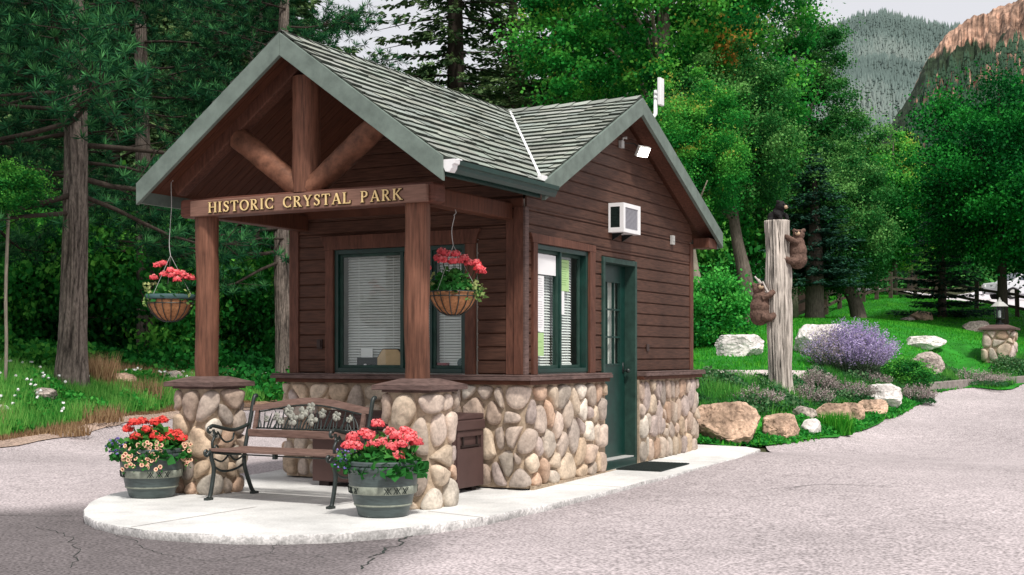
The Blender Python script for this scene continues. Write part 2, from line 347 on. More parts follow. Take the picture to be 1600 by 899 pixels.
def crown_cloud(seed,rx,rz,zc,ncl,nl,size,flat=.75,cr=.2,lobes=6,bottom=-.9,accent=0.0):
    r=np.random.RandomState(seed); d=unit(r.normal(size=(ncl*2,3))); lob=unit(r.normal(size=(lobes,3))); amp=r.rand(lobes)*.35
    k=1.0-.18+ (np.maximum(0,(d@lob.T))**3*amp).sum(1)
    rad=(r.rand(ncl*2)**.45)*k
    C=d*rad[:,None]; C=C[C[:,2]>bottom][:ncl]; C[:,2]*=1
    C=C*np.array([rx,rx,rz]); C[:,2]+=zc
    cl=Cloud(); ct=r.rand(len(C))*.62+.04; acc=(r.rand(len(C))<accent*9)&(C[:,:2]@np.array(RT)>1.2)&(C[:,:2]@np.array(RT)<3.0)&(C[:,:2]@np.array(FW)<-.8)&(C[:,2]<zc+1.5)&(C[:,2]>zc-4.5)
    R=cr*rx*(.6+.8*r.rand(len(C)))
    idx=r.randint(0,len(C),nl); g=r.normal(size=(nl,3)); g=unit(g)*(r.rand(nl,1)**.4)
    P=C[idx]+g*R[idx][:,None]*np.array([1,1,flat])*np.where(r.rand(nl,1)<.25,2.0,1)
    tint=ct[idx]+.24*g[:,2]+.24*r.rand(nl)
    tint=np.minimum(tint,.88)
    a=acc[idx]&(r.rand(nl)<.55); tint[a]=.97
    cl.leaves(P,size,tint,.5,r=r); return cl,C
def limbs(mb,H0,H1,r0,C,n,seed,lean=(0,0),wob=.15):
    rr=random.Random(seed); pts=[];rad=[]
    for i in range(9):
        t=i/8; pts.append((lean[0]*t+wob*math.sin(3*t+seed)*t,lean[1]*t+wob*math.cos(2.3*t+seed)*t,-.2+(H1+.2)*t)); rad.append(r0*(1.25-.25*min(1,t*6))*(1-.82*t))
    mb.tube(pts,rad,12)
    Cs=sorted(range(len(C)),key=lambda i:rr.random())[:n]
    for i in Cs:
        c=Vector(C[i]); t=min(.9,max(H0/H1,(c.z/H1)*.72)); k=int(t*8); a=Vector(pts[k]).lerp(Vector(pts[min(8,k+1)]),t*8-k); m=a.lerp(c,.5)+Vector((rr.uniform(-.2,.2),rr.uniform(-.2,.2),.12*(c-a).length))
        r1=r0*(1-.82*t)*.5; mb.tube([a,a.lerp(m,.5),m,m.lerp(c,.6),c],[r1,r1*.8,r1*.6,r1*.35,r1*.15],6)
def conifer(seed,H,R,z0,nwh,nbr,tw,size,droop=.25,thin=1.0,sparse=0.0):
    r=np.random.RandomState(seed); cl=Cloud(); mb=MB()
    mb.tube([(0,0,-.2),(0.02,0,H*.3),(-.03,.03,H*.65),(0,0,H*.98)],[H*.020,H*.016,H*.009,.02],10)
    for w in range(nwh):
        f=(w+r.rand())/nwh; z=z0+(H-z0)*f; Lr=R*(1-f)**.8*(.75+.4*r.rand())+.1
        for b in range(nbr):
            if r.rand()<sparse: continue
            az=2*PI*r.rand(); L=Lr*(.65+.5*r.rand()); dr=droop*(1-f*.8)
            hd=np.array([math.cos(az),math.sin(az),0]); n=max(4,int(tw*L/R))
            s=r.rand(n)**.7; s=.12+.88*s
            P=hd*(L*s)[:,None]; P[:,2]+=z-dr*L*s**1.6+.12*L*s**3*1.2
            P+=r.normal(size=(n,3))*.05*np.array([1,1,.5])
            side=np.array([-hd[1],hd[0],0])
            sg=np.where(r.rand(n)<.5,-1,1)[:,None]
            D=unit(hd*.8+side*sg*(.9-.5*s)[:,None]+r.normal(size=(n,3))*.22-np.array([0,0,.28]))
            Ls=size*(.7+.7*r.rand(n))*(1.15-.4*s); Wd=unit(np.cross(D,np.array([0,0,1.])+r.normal(size=(n,3))*.5))*(Ls*.17*thin)[:,None]
            P=P+side*sg*(Lr*.07*(1-s)*r.rand(n))[:,None]*2
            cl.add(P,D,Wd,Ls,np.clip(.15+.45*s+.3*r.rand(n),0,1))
            if b<2: mb.tube([(0,0,z),tuple(hd*L*.5+np.array([0,0,z-dr*L*.33])),tuple(hd*L*.95+np.array([0,0,z-dr*L*.85]))],[.03,.018,.006],4,False)
    return cl,mb
def blades(P,h,w,tint,lean=.35,r=rs):
    n=len(P); a=r.rand(n)*2*PI; W=np.stack([np.cos(a),np.sin(a),np.zeros(n)],1)*np.asarray(w).reshape(-1,1)
    b=r.rand(n)*2*PI; D=np.stack([np.cos(b)*lean*r.rand(n),np.sin(b)*lean*r.rand(n),np.ones(n)],1)*np.asarray(h).reshape(-1,1)
    V=np.stack([P-W,P+W,P+D],1).reshape(-1,3); F=np.arange(3*n).reshape(-1,3); return npmesh('blades',V,F,np.repeat(np.clip(tint,0,1),3))

# ------------------------------------------------------------------ polygons
def clip(poly,n,d):
    out=[]; m=len(poly)
    for i in range(m):
        a=poly[i];b=poly[(i+1)%m]; da=a[0]*n[0]+a[1]*n[1]-d; db=b[0]*n[0]+b[1]*n[1]-d
        if da<=0: out.append(a)
        if (da<0<db) or (db<0<da): t=da/(da-db); out.append((a[0]+(b[0]-a[0])*t,a[1]+(b[1]-a[1])*t))
    return out
def inpoly(x,y,poly):
    x=np.asarray(x);y=np.asarray(y);c=np.zeros(x.shape,bool);n=len(poly);j=n-1
    for i in range(n):
        xi,yi=poly[i];xj,yj=poly[j]
        k=((yi>y)!=(yj>y))&(x<(xj-xi)*(y-yi)/(yj-yi+1e-12)+xi); c^=k; j=i
    return c
def dense(poly,st):
    out=[]
    for i in range(len(poly)):
        a=poly[i];b=poly[(i+1)%len(poly)]; n=max(1,int(math.hypot(b[0]-a[0],b[1]-a[1])/st))
        for k in range(n): out.append((a[0]+(b[0]-a[0])*k/n,a[1]+(b[1]-a[1])*k/n))
    return out
def chaikin(p,k=2,closed=True):
    for _ in range(k):
        q=[];n=len(p)
        for i in range(n if closed else n-1):
            a=p[i];b=p[(i+1)%n]; q+=[tuple(.75*x+.25*y for x,y in zip(a,b)),tuple(.25*x+.75*y for x,y in zip(a,b))]
        p=q if closed else [p[0]]+q+[p[-1]]
    return p
def sheet(name,poly,m,dz,st=.5,wob=0,kind='structure',skirt=.0,zf=None):
    B=dense(poly,st)
    if wob: B=[(x+wob*noise.noise((x*1.7,y*1.7,3)),y+wob*noise.noise((x*1.7,y*1.7,9))) for x,y in B]
    xs=[p[0] for p in B];ys=[p[1] for p in B]
    gx,gy=np.meshgrid(np.arange(min(xs),max(xs),st),np.arange(min(ys),max(ys),st)); gx=gx.ravel()+rs.rand(gx.size)*.01;gy=gy.ravel()
    k=inpoly(gx,gy,B); pts=[Vector(p) for p in B]+[Vector((a,b)) for a,b in zip(gx[k],gy[k])]
    r=delaunay_2d_cdt(pts,[],[list(range(len(B)))],1,1e-5); v=np.array([(p.x,p.y) for p in r[0]]); z=(tzv(v[:,0],v[:,1]) if zf is None else zf(v[:,0],v[:,1]))+dz
    mb=MB(); mb.add(np.c_[v,z].tolist(),[tuple(f) for f in r[2]])
    if skirt:
        n=len(B); zb=(tzv([p[0] for p in B],[p[1] for p in B]) if zf is None else zf(np.array([p[0] for p in B]),np.array([p[1] for p in B])))+dz
        mb.add([(p[0],p[1],float(q)) for p,q in zip(B,zb)]+[(p[0],p[1],float(q)-skirt) for p,q in zip(B,zb)],[(i,(i+1)%n,n+(i+1)%n,n+i) for i in range(n)])
    o=obj(name,mb,m,smooth=not skirt)
    if kind: o['kind']=kind
    return o

# ================================================================== THE SETTING
# ground sheet to the horizon
def axis(c,f,s,g,lim):
    a=[0];d=s
    while a[-1]<lim:
        a.append(a[-1]+d)
        if a[-1]>f: d*=g
    return [c-x for x in a[:0:-1]]+[c+x for x in a]
ax=axis(2,26,.6,1.12,900); ay=axis(6,34,.6,1.12,900)
gx,gy=np.meshgrid(ax,ay); gz=tzv(gx,gy).reshape(gx.shape)
D0=np.hypot(gx-2,gy-6); far=np.clip((D0-250)/200,0,1); gz=gz*(1-far)+far*np.clip(gz,-25,12)
nx=len(ax);ny=len(ay); V=np.stack([gx.ravel(),gy.ravel(),gz.ravel()],1)
ii,jj=np.meshgrid(np.arange(nx-1),np.arange(ny-1)); b0=(jj*nx+ii).ravel(); F=np.stack([b0,b0+1,b0+nx+1,b0+nx],1)
tag(npobj('ground',npmesh('ground',V,F,smooth=True),M['earth']),kind='structure')

slabp=chaikin([(-3.35,5.2),(-3.33,.7),(-3.27,-.1),(-3.33,-1.2),(-3.28,-1.95),(-2.95,-2.6),(-2.35,-3.3),(-1.7,-3.7),(-.95,-3.83),(-.2,-3.65),(.32,-3.15),(.66,-2.2),(.71,-1.15),(.78,1),(.92,4.72),(.4,5.2)],1)
def zslab(x,y): return -.075+.02*np.maximum(0,np.asarray(y))+.0*np.asarray(x)
R_edge=[hit(*p) for p in [(1195,698),(1275,686),(1330,671),(1400,645),(1440,624),(1451,608),(1500,602),(1600,594),(1750,587),(1950,582)]]
L_edge=[hit(*p) for p in [(-300,760),(0,703),(120,682),(270,657),(400,642),(470,633)]]
roadp=[(.93,4.9)]+R_edge+[(40,8),(40,-30),(-30,-40)]+L_edge+[(-9.5,24),(-7,34),(-3.5,33),(-4.2,22),(-2.5,12),(-1.5,5.5)]
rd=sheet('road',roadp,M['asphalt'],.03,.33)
pat=[hit(*p) for p in [(-300,800),(40,806),(118,796)]]+[(-1.7,-3.3),(-.2,-3.3),(.45,-2.9)]+[hit(*p) for p in [(648,838),(610,870),(560,905),(430,1000),(-300,1100)]]
me=rd.data; co=np.zeros(len(me.vertices)*3); me.vertices.foreach_get('co',co); co=co.reshape(-1,3)+np.array(rd.location)
def pdist(x,y,poly):
    d=np.full(len(x),1e9)
    for i in range(len(poly)):
        ax_,ay_=poly[i];bx_,by_=poly[(i+1)%len(poly)]; ex,ey=bx_-ax_,by_-ay_; tt=np.clip(((x-ax_)*ex+(y-ay_)*ey)/(ex*ex+ey*ey+1e-9),0,1); d=np.minimum(d,np.hypot(x-ax_-tt*ex,y-ay_-tt*ey))
    return d
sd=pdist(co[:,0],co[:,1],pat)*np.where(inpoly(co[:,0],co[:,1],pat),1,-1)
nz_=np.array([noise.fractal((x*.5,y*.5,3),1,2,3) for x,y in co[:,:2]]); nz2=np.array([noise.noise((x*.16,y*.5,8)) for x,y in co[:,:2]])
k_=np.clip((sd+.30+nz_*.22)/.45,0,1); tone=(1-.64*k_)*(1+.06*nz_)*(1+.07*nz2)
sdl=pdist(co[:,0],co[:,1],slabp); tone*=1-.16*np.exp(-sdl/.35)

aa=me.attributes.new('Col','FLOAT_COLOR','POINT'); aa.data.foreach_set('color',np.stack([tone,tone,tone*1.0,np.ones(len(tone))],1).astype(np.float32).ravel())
mb=MB(); rr=random.Random(5)
def crackline(pts,w):
    P=[]
    for i in range(len(pts)-1):
        for k in range(14):
            q=k/14; x=pts[i][0]*(1-q)+pts[i+1][0]*q; y=pts[i][1]*(1-q)+pts[i+1][1]*q; P.append((x+.09*noise.noise((x*3,y*3,1))+.05*noise.noise((x*11,y*11,1)),y+.09*noise.noise((x*3,y*3,7))+.05*noise.noise((x*11,y*11,7))))
    for i in range(len(P)-1):
        a_=Vector(P[i]);b_=Vector(P[i+1]);d=(b_-a_).normalized();n_=Vector((-d.y,d.x))*w*(.5+.9*abs(noise.noise((P[i][0]*5,P[i][1]*5,2))))
        v=[a_-n_,a_+n_,b_+n_,b_-n_]; mb.add([(q.x,q.y,tz(q.x,q.y)+.034) for q in v],[(0,1,2,3)])
for l,w in [([hit(640,842),hit(600,868),hit(560,900)],.009),([hit(0,812),hit(60,812),hit(116,812)],.006),([hit(180,842),hit(230,868),hit(330,885)],.0035),([hit(330,885),hit(420,872),hit(520,880)],.0035),([hit(60,830),hit(120,850),hit(110,899)],.004),([hit(420,872),hit(440,855)],.003),([hit(1190,770),hit(1290,762),hit(1400,765)],.007)]: crackline(l,w)
tag(obj('road_crack',mb,M['underlay']),kind='structure')
sl=sheet('pavement',slabp,M['slab'],0,.2,.022,zf=zslab)
B_=dense(slabp,.06); mb=MB(); n_=len(B_); zt_=[float(zslab(p[0],p[1])) for p in B_]
for lv in range(4):
    for p,z_ in zip(B_,zt_):
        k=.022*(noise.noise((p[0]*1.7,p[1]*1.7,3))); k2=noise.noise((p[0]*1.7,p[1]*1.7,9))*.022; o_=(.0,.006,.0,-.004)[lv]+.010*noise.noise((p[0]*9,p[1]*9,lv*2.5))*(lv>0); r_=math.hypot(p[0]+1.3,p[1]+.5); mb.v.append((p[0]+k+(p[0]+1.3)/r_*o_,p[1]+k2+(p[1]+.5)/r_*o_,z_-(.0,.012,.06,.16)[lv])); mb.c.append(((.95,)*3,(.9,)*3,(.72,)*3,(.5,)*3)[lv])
mb.f=[(l*n_+i,l*n_+(i+1)%n_,(l+1)*n_+(i+1)%n_,(l+1)*n_+i) for l in range(3) for i in range(n_)]
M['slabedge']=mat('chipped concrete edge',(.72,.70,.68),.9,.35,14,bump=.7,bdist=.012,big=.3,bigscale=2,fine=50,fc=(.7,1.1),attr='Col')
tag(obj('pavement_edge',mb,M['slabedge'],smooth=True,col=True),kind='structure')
mb=MB()
for p_,q_ in [((.08,-1.86),(.69,-2.0)),((.12,.55),(.76,.55)),((.12,3.1),(.85,3.1)),((-1.35,-2.3),(-1.35,-3.74)),((-3.26,-1.1),(-2.85,-1.1))]:
    p_=Vector(p_);q_=Vector(q_);d=(q_-p_).normalized();n_=Vector((-d.y,d.x))*.005; mb.add([(v.x,v.y,float(zslab(v.x,v.y))+.003) for v in (p_-n_,p_+n_,q_+n_,q_-n_)],[(0,1,2,3)])
tag(obj('pavement_joint',mb,M['kerb']),kind='structure')
# beds and verges
shoulder=[hit(*p) for p in [(-300,752),(0,705),(120,684),(270,659),(400,644),(420,628),(330,634),(262,643),(120,666),(0,688),(-300,728)]]
vergep=[hit(*p) for p in [(-300,730),(0,690),(120,668),(262,645),(330,636),(435,628),(440,600),(300,596),(100,598),(-300,606)]]
sheet('verge',vergep,M['verge'],.055,.5,.1)
sheet('gravel_shoulder',shoulder,M['gravel'],.045,.4,.12)
chips=[hit(*p) for p in [(330,640),(400,641),(560,632),(560,585),(440,588),(395,592),(340,600)]]
sheet('woodchip_bank',chips,M['woodchip'],.06,.4,.1)
_e=[(1085,697),(1140,700),(1195,702),(1240,698),(1275,693),(1305,687),(1330,680),(1370,667),(1400,655),(1425,643),(1442,631),(1450,616),(1500,610.5),(1600,602.5),(1760,595)]
lawnp=[hit(*p) for p in _e]+[tuple(ground(x,Z).xy) for x,Z in [(1850,50),(1640,52),(1500,58),(1380,60),(1250,56),(1080,44),(1000,36)]]+[(-.4,6.0),(.4,5.3)]
sheet('lawn',lawnp,M['lawn'],.055,.6,.1)
sheet('gravel_path',[hit(*p,.05) for p in [(1060,602),(1110,608),(1195,601),(1290,590),(1290,582),(1195,581),(1120,580),(1060,588)]],M['palegravel'],.075,.3,.1)
fr=[ground(1250,57),ground(1400,62),ground(1500,58.5),ground(1640,54),ground(1800,52),ground(1900,110),ground(1560,100),ground(1380,85),ground(1230,75)]
sheet('far_road',[(p.x,p.y) for p in fr],M['farroad'],.08,2.0)
# kerb at the right
kp=[Vector((*hit(*p),0)) for p in [(1449,612),(1500,607.5),(1550,603.5),(1600,600),(1680,595.5),(1760,591)]]
mb=MB()
for a,b in zip(kp[:-1],kp[1:]):
    n=max(1,int((b-a).length/1.4))
    n=max(n,2)
    for i in range(n):
        p=a.lerp(b,i/n+.004);q=a.lerp(b,(i+1)/n-.004); p=Vector((p.x,p.y,tz(p.x,p.y)+.07));q=Vector((q.x,q.y,tz(q.x,q.y)+.07)); mb.beam(p,q,.16,.24)
tag(obj('kerb',mb,M['kerb'],bevel=.015),kind='structure')

# mountain and cliff (real surfaces far away)
def farhill(name,px0,px1,npx,ridge,Z0,Z1,y0,m,amp,fr,seed,nz=40,rocky=False,col=None,back=1.25):
    V=[];C=[]
    for j in range(nz+1):
        t=j/nz
        for i in range(npx+1):
            px=px0+(px1-px0)*i/npx; Z=Z0+(Z1-Z0)*min(1,t/.85)*1.0 + (max(0,t-.85)/.15)*(Z1*(back-1))
            yr=ridge(px); tt=min(1,t/.85); e=tt**(1.15)
            top=at(px,yr,Z1).z; bot=at(px,y0,Z0).z
            z=bot+(top-bot)*e
            if t>.85: z=top-(t-.85)/.15*(top-bot)*.35
            p=at(px,553,Z); k=math.sin(PI*min(1,t/.85)*.9+.2)
            nz_=noise.fractal((p.x*fr,p.y*fr,seed),1,2,6)*amp
            if rocky:
                q_=(px*.045,z*.03,seed); cr_=1-abs(noise.noise(q_))*2.6; cr2=1-abs(noise.noise((px*.16,z*.09,seed+4)))*2.6; st_=noise.noise((px*.02,z*.22,seed+9))
                nz_+=(cr_*1.1+cr2*.55+st_*.8)*amp*.62*(1 if t>.5 else .3)*(1-.75*max(0,min(1,(t-.72)/.13)))
            V.append((p.x,p.y,z+nz_*(k if not rocky else 1)))
            if col: C.append(col(px,yr,z,p,t))
    w=npx+1; F=[(j*w+i,j*w+i+1,(j+1)*w+i+1,(j+1)*w+i) for j in range(nz) for i in range(npx)]
    mb=MB(); mb.v=V; mb.f=F; mb.c=C or [(1,1,1)]*len(V)
    o=obj(name,mb,m,smooth=not rocky,col=bool(col)); o['kind']='structure'; return np.array(V).reshape(nz+1,w,3)
def ipl(tab):
    xs=[a for a,b in tab]; ys=[b for a,b in tab]
    return lambda x: float(np.interp(x,xs,ys))
rid1=ipl([(600,420),(900,330),(1100,190),(1230,90),(1310,42),(1350,27),(1385,24),(1430,36),(1480,46),(1530,42),(1620,70),(1800,60),(2200,150)])
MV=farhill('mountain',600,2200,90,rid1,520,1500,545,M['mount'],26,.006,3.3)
rid2=ipl([(1330,300),(1380,225),(1410,175),(1436,128),(1452,92),(1475,66),(1510,48),(1560,28),(1600,12),(1700,-50),(1850,-100),(2200,-60)])
def ccol(px,yr,z,p,t):
    n=noise.fractal((p.x*.012,p.y*.012,z*.012),1,2,4); lim=.54+.12*n - .25*(px<1445)
    rock = t>lim and n>-.35 and px>1434+14*n
    if t<.50: rock=False
    g=noise.noise((p.x*.04,p.y*.04,z*.09))
    cr2=max(0,1-abs(noise.noise((px*.16,z*.09,12.1)))*5); d_=1-.75*cr2
    g+=.8*noise.noise((px*.11,z*.11,3)); return ((1.3+.7*g)*d_,(1.22+.65*g)*d_,(1.12+.6*g)*d_) if rock else (.10,.26,.17)
HV=farhill('rocky_hill',1330,2000,330,rid2,230,520,540,M['cliff'],6,.016,8.1,nz=150,rocky=True,col=ccol)
def farwood(name,label,Vg,n,hh,m,lo,hi,seed,pxlo=0,pxhi=1):
    r=np.random.RandomState(seed); J,I,_=Vg.shape; V=[];F=[];T=[];b=0
    for _i in range(n):
        t=lo+(hi-lo)*r.rand(); u=pxlo+(pxhi-pxlo)*r.rand(); j=min(J-2,int(t*(J-1)));i=min(I-2,int(u*(I-1)))
        fi=r.rand();fj=r.rand(); p=(Vg[j,i]*(1-fi)+Vg[j,i+1]*fi)*(1-fj)+(Vg[j+1,i]*(1-fi)+Vg[j+1,i+1]*fi)*fj
        h=hh*(.6+.7*r.rand()); rad=h*.2; ti=float(np.clip(.42+.75*noise.fractal((p[0]*.006,p[1]*.006,2),1,2,4)+.3*(r.rand()-.5),0,1))
        for k,(zz,rr_,ht) in enumerate(((0,1,.6),(.35,.7,.65))):
            a=np.arange(5)*2*PI/5+r.rand(); ring=np.stack([p[0]+rad*rr_*np.cos(a),p[1]+rad*rr_*np.sin(a),np.full(5,p[2]+h*zz)],1)
            V.append(ring);V.append([[p[0],p[1],p[2]+h*min(1,zz+ht)]]); F+= [(b+q,b+(q+1)%5,b+5) for q in range(5)]; b+=6; T+= [ti]*6
    tag(npobj(name,npmesh(name,np.concatenate(V),np.array(F),np.array(T)),m),label,'forest',kind='stuff')
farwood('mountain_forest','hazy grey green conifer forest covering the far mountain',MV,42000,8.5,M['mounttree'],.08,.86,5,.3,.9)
farwood('hill_scrub','dark green scrub and small conifers below the red cliff',HV,9000,3.2,leafmat('scrub needles',(.02,.05,.03),(.045,.085,.05),(.08,.13,.07),0),.2,.68,6)
# ================================================================== STONE VENEER
def rounded(path,rad,closed):
    """polyline with rounded corners -> list of (x,y,nx,ny,s)"""
    P=[Vector((p[0],p[1])) for p in path]; pts=[]; n=len(P)
    for i,p in enumerate(P):
        if not closed and i in (0,n-1): pts.append(p); continue
        a=P[i-1]; b=P[(i+1)%n]; da=(a-p).normalized(); db=(b-p).normalized()
        s=p+da*rad; e=p+db*rad
        for k in range(7):
            t=k/6; pts.append(s*(1-t)**2+p*2*t*(1-t)+e*t*t)
    if closed: pts.append(pts[0])
    S=[0]
    for a,b in zip(pts[:-1],pts[1:]): S.append(S[-1]+(b-a).length)
    return pts,S
def pathmap(path,rad,closed=False):
    pts,S=rounded(path,rad,closed); L=S[-1]
    segn=[]
    for a,b in zip(pts[:-1],pts[1:]):
        d=(b-a).normalized(); segn.append(Vector((d.y,-d.x)))
    import bisect
    def f(s,off):
        if closed: s=s%L
        s=max(0,min(L-1e-6,s)); i=min(len(segn)-1,bisect.bisect_right(S,s)-1); t=(s-S[i])/max(1e-9,S[i+1]-S[i])
        p=pts[i].lerp(pts[i+1],t)
        # smooth normal
        n=segn[i]; m=len(segn)
        if t>.5:
            j=(i+1)%m if closed else min(m-1,i+1); n=n.lerp(segn[j],(t-.5))
        else:
            j=(i-1)%m if closed else max(0,i-1); n=n.lerp(segn[j],(.5-t))
        n=n.normalized(); return (p.x+n.x*off,p.y+n.y*off)
    return f,L,S,pts,segn
PAL=[(.70,.53,.38),(.74,.60,.46),(.64,.49,.39),(.60,.49,.41),(.50,.42,.36),(.80,.71,.60),(.68,.47,.34),(.60,.49,.44),(.74,.60,.50),(.63,.54,.45),(.72,.58,.44),(.66,.54,.44)]
def veneer(parent,path,rad,z0,z1,size,seed,closed=False,depth=.055,asp=1.25,dark=1.0,pal=PAL,names=('mortar','river_stones'),topf=None):
    rr=random.Random(seed); f,L,S,pts,segn=pathmap(path,rad,closed); H=z1-z0
    nx=max(2,int(L/size)); nz=max(2,int(H/(size*asp))); sx=L/nx; sz=H/nz
    sites=[]
    for i in range(nx):
        for j in range(nz):
            if rr.random()<.20: continue
            sites.append([(i+.5*(j%2)+rr.uniform(.05,.95))*sx,(j+rr.uniform(.05,.95))*sz,rr.uniform(0,.75)*size*size])
            if rr.random()<.12: sites.append([(i+rr.random())*sx,(j+rr.random())*sz,-.2*size*size])
    k=asp
    def cell(i,sites,full):
        a=sites[i]; R=size*2.2
        poly=[(a[0]-R,max(0,a[1]-R)),(a[0]+R,max(0,a[1]-R)),(a[0]+R,min(H,a[1]+R)),(a[0]-R,min(H,a[1]+R))]
        if not closed: poly=[(max(0,min(L,x)),y) for x,y in poly]
        for j,b in enumerate(full):
            if b is a: continue
            dx=b[0]-a[0];dy=(b[1]-a[1])/k
            if dx*dx+dy*dy>(size*3)**2 or (dx*dx+dy*dy)<1e-9: continue
            # power bisector in scaled space y/k
            ax_,ay_=a[0],a[1]/k; nxx,nyy=dx,dy; d=(b[0]**2+(b[1]/k)**2-ax_**2-ay_**2-(b[2]-a[2]))/2
            poly=clip(poly,(nxx,nyy/k),d)
            if len(poly)<3: return None
        return poly
    def wrap(s): return s+[[q[0]+o,q[1],q[2]] for q in s for o in (-L,L)] if closed else s
    for it in range(2):
        full=[q for q in wrap(sites)]
        full=sites+full[len(sites):]; new=[]
        for i,a in enumerate(sites):
            p=cell(i,sites,full)
            if not p or len(p)<3: new.append(a); continue
            ar=0;cx=0;cy=0
            for q in range(len(p)):
                x0,y0=p[q];x1,y1=p[(q+1)%len(p)];c=x0*y1-x1*y0;ar+=c;cx+=(x0+x1)*c;cy+=(y0+y1)*c
            if abs(ar)<1e-6: new.append(a);continue
            g=.45 if it==0 else .2
            new.append([a[0]+g*(cx/(3*ar)-a[0]),a[1]+g*(cy/(3*ar)-a[1]),a[2]])
        sites=new
    full=sites+wrap(sites)[len(sites):] if closed else sites
    mb=MB(); prof=[(1.0,-.35),(.985,.2),(.94,.58),(.83,.86),(.62,.98),(.30,1.03)]
    for i,a in enumerate(sites):
        p=cell(i,sites,full)
        if not p or len(p)<3: continue
        cx=sum(q[0] for q in p)/len(p);cy=sum(q[1] for q in p)/len(p)
        w=max(q[0] for q in p)-min(q[0] for q in p);h=max(q[1] for q in p)-min(q[1] for q in p)
        if min(w,h)<.035: continue
        gap=.010+.007*rr.random(); fsc=max(.55,1-gap/(.5*min(w,h)))
        p=[(cx+(x-cx)*fsc,cy+(y-cy)*fsc) for x,y in p]
        q=chaikin(p,2); q=dense(q,.03); q=chaikin(q,1)
        if len(q)>34: q=q[::2]
        dp=depth*(.6+.55*rr.random())*min(1,min(w,h)/.14); tx,ty=rr.uniform(-.3,.3),rr.uniform(-.3,.3)
        col=mulcol(rr.choice(pal),rr.uniform(.70,1.02)*dark); b=len(mb.v); n=len(q); sd=rr.random()*99
        for s_,d_ in prof:
            for x,y in q:
                X=cx+(x-cx)*s_;Y=cy+(y-cy)*s_; nn=noise.noise((X*11,Y*11,sd))*.28+noise.noise((X*30,Y*30,sd))*.12
                dd=dp*(d_*(1+tx*(X-cx)/max(w,.01)+ty*(Y-cy)/max(h,.01))+(nn*d_))
                u=f(X,dd); mb.v.append((u[0],u[1],z0+Y)); mb.c.append(col)
        u=f(cx,dp*1.05); mb.v.append((u[0],u[1],z0+cy)); mb.c.append(col); c=len(mb.v)-1
        for r_ in range(len(prof)-1):
            for t in range(n): mb.f.append((b+r_*n+t,b+r_*n+(t+1)%n,b+(r_+1)*n+(t+1)%n,b+(r_+1)*n+t))
        r_=len(prof)-1
        for t in range(n): mb.f.append((b+r_*n+t,b+r_*n+(t+1)%n,c))
    m2=MB(); ns=int(L/.04);nzz=int(H/.05)
    for j in range(nzz+1):
        for i in range(ns+1):
            s=L*i/ns*.99999; z=H*j/nzz; u=f(s,-.004+.007*noise.noise((s*14,z*14,seed))); m2.v.append((u[0],u[1],z0+z)); m2.c.append((1,1,1))
    w=ns+1; m2.f=[(j*w+i,j*w+i+1,(j+1)*w+i+1,(j+1)*w+i) for j in range(nzz) for i in range(ns)]
    a=obj(names[0],m2,M['mortar'],parent,smooth=True); b=obj(names[1],mb,M['stone'],parent,smooth=True,col=True); return a,b

# ================================================================== THE GATEHOUSE
G=thing('gatehouse','small brown wooden gatehouse with green shingle roof, stone base and log porch','gatehouse',(-1.39,2.2,-.07))
W=2.78; DEP=4.48; ZL=1.02; RX=-1.39; RZ=4.0; SF=.725; RY=2.22
YF=-1.91; XE=.262; XW=-3.06
def zfr(x): return RZ-SF*abs(x-RX)            # top of the porch roof
SA=.5; SB=.478
def zmr(y): return RZ-(SA*(RY-y) if y<RY else SB*(y-RY))
# --- siding boards
def siding(mb,axis_,c,out,s0,s1,z0,z1,lim=None,bh=.1305,zbase=ZL):
    """boards on a wall; axis_='x': wall plane y=c running along x"""
    k0=int(math.floor((z0-zbase)/bh-1e-6)); z=zbase+k0*bh
    while z<z1-1e-4:
        a=max(z,z0);b=min(z+bh,z1)
        if b-a>.004:
            prof=[(a,0),(a,.012 if a>z+.001 else .003),(min(a+.016,b),.021),(b-.003,.0195),(b,.006),(b,0)]
            ends=[]
            for (zz,o) in prof:
                l,r=s0,s1
                if lim: l=max(l,lim(zz)[0]); r=min(r,lim(zz)[1])
                if r<l: l=r=(l+r)/2
                ends.append((l,r,zz,o))
            vs=[]
            for e in (0,1):
                for q in ends:
                    s=q[e]; o=c+out*q[3]
                    vs.append((s,o,q[2]) if axis_=='x' else (o,s,q[2]))
            n=len(prof); mb.add(vs,[(i,i+1,n+i+1,n+i) for i in range(n-1)]+[tuple(range(n)),tuple(range(n,2*n))])
        z+=bh
FW_=(-2.315,-.527,1.03,2.40)  # front window incl. trim
mb=MB()
top=3.55
lf=lambda z:(max(-W,RX-(RZ-.12-z)/SF),min(0,RX+(RZ-.12-z)/SF))
for s0,s1,z0,z1 in [(-W+.1,-2.315,ZL,2.43),(-.505,-.1,ZL,2.43),(-W+.1,-.1,2.43,2.6)]: siding(mb,'x',0,-1,s0,s1,z0,z1)
siding(mb,'x',0,-1,-W+.02,-.02,2.6,3.86,lf)
obj('front_siding',mb,M['siding'],G)
mb=MB(); lim=lambda z:(RY-(RZ-.13-z)/SA,RY+(RZ-.13-z)/SB)
for s0,s1,z0,z1 in [(.0,.095,ZL,2.36),(1.515,1.72,ZL,2.36),(1.72,2.647,2.263,2.36),(2.647,4.40,ZL,2.36),(0,4.40,2.36,2.62)]: siding(mb,'y',0,1,s0,s1,z0,z1)
siding(mb,'y',0,1,0,DEP,2.62,3.9,lim)
obj('side_siding',mb,M['siding_y'],G)
mb=MB(); siding(mb,'y',-W,-1,0,DEP,ZL,2.62); siding(mb,'y',-W,-1,0,DEP,2.62,3.9,lim); siding(mb,'x',DEP,1,-W,0,ZL,2.7)
obj('rear_siding',mb,M['siding_y'],G)
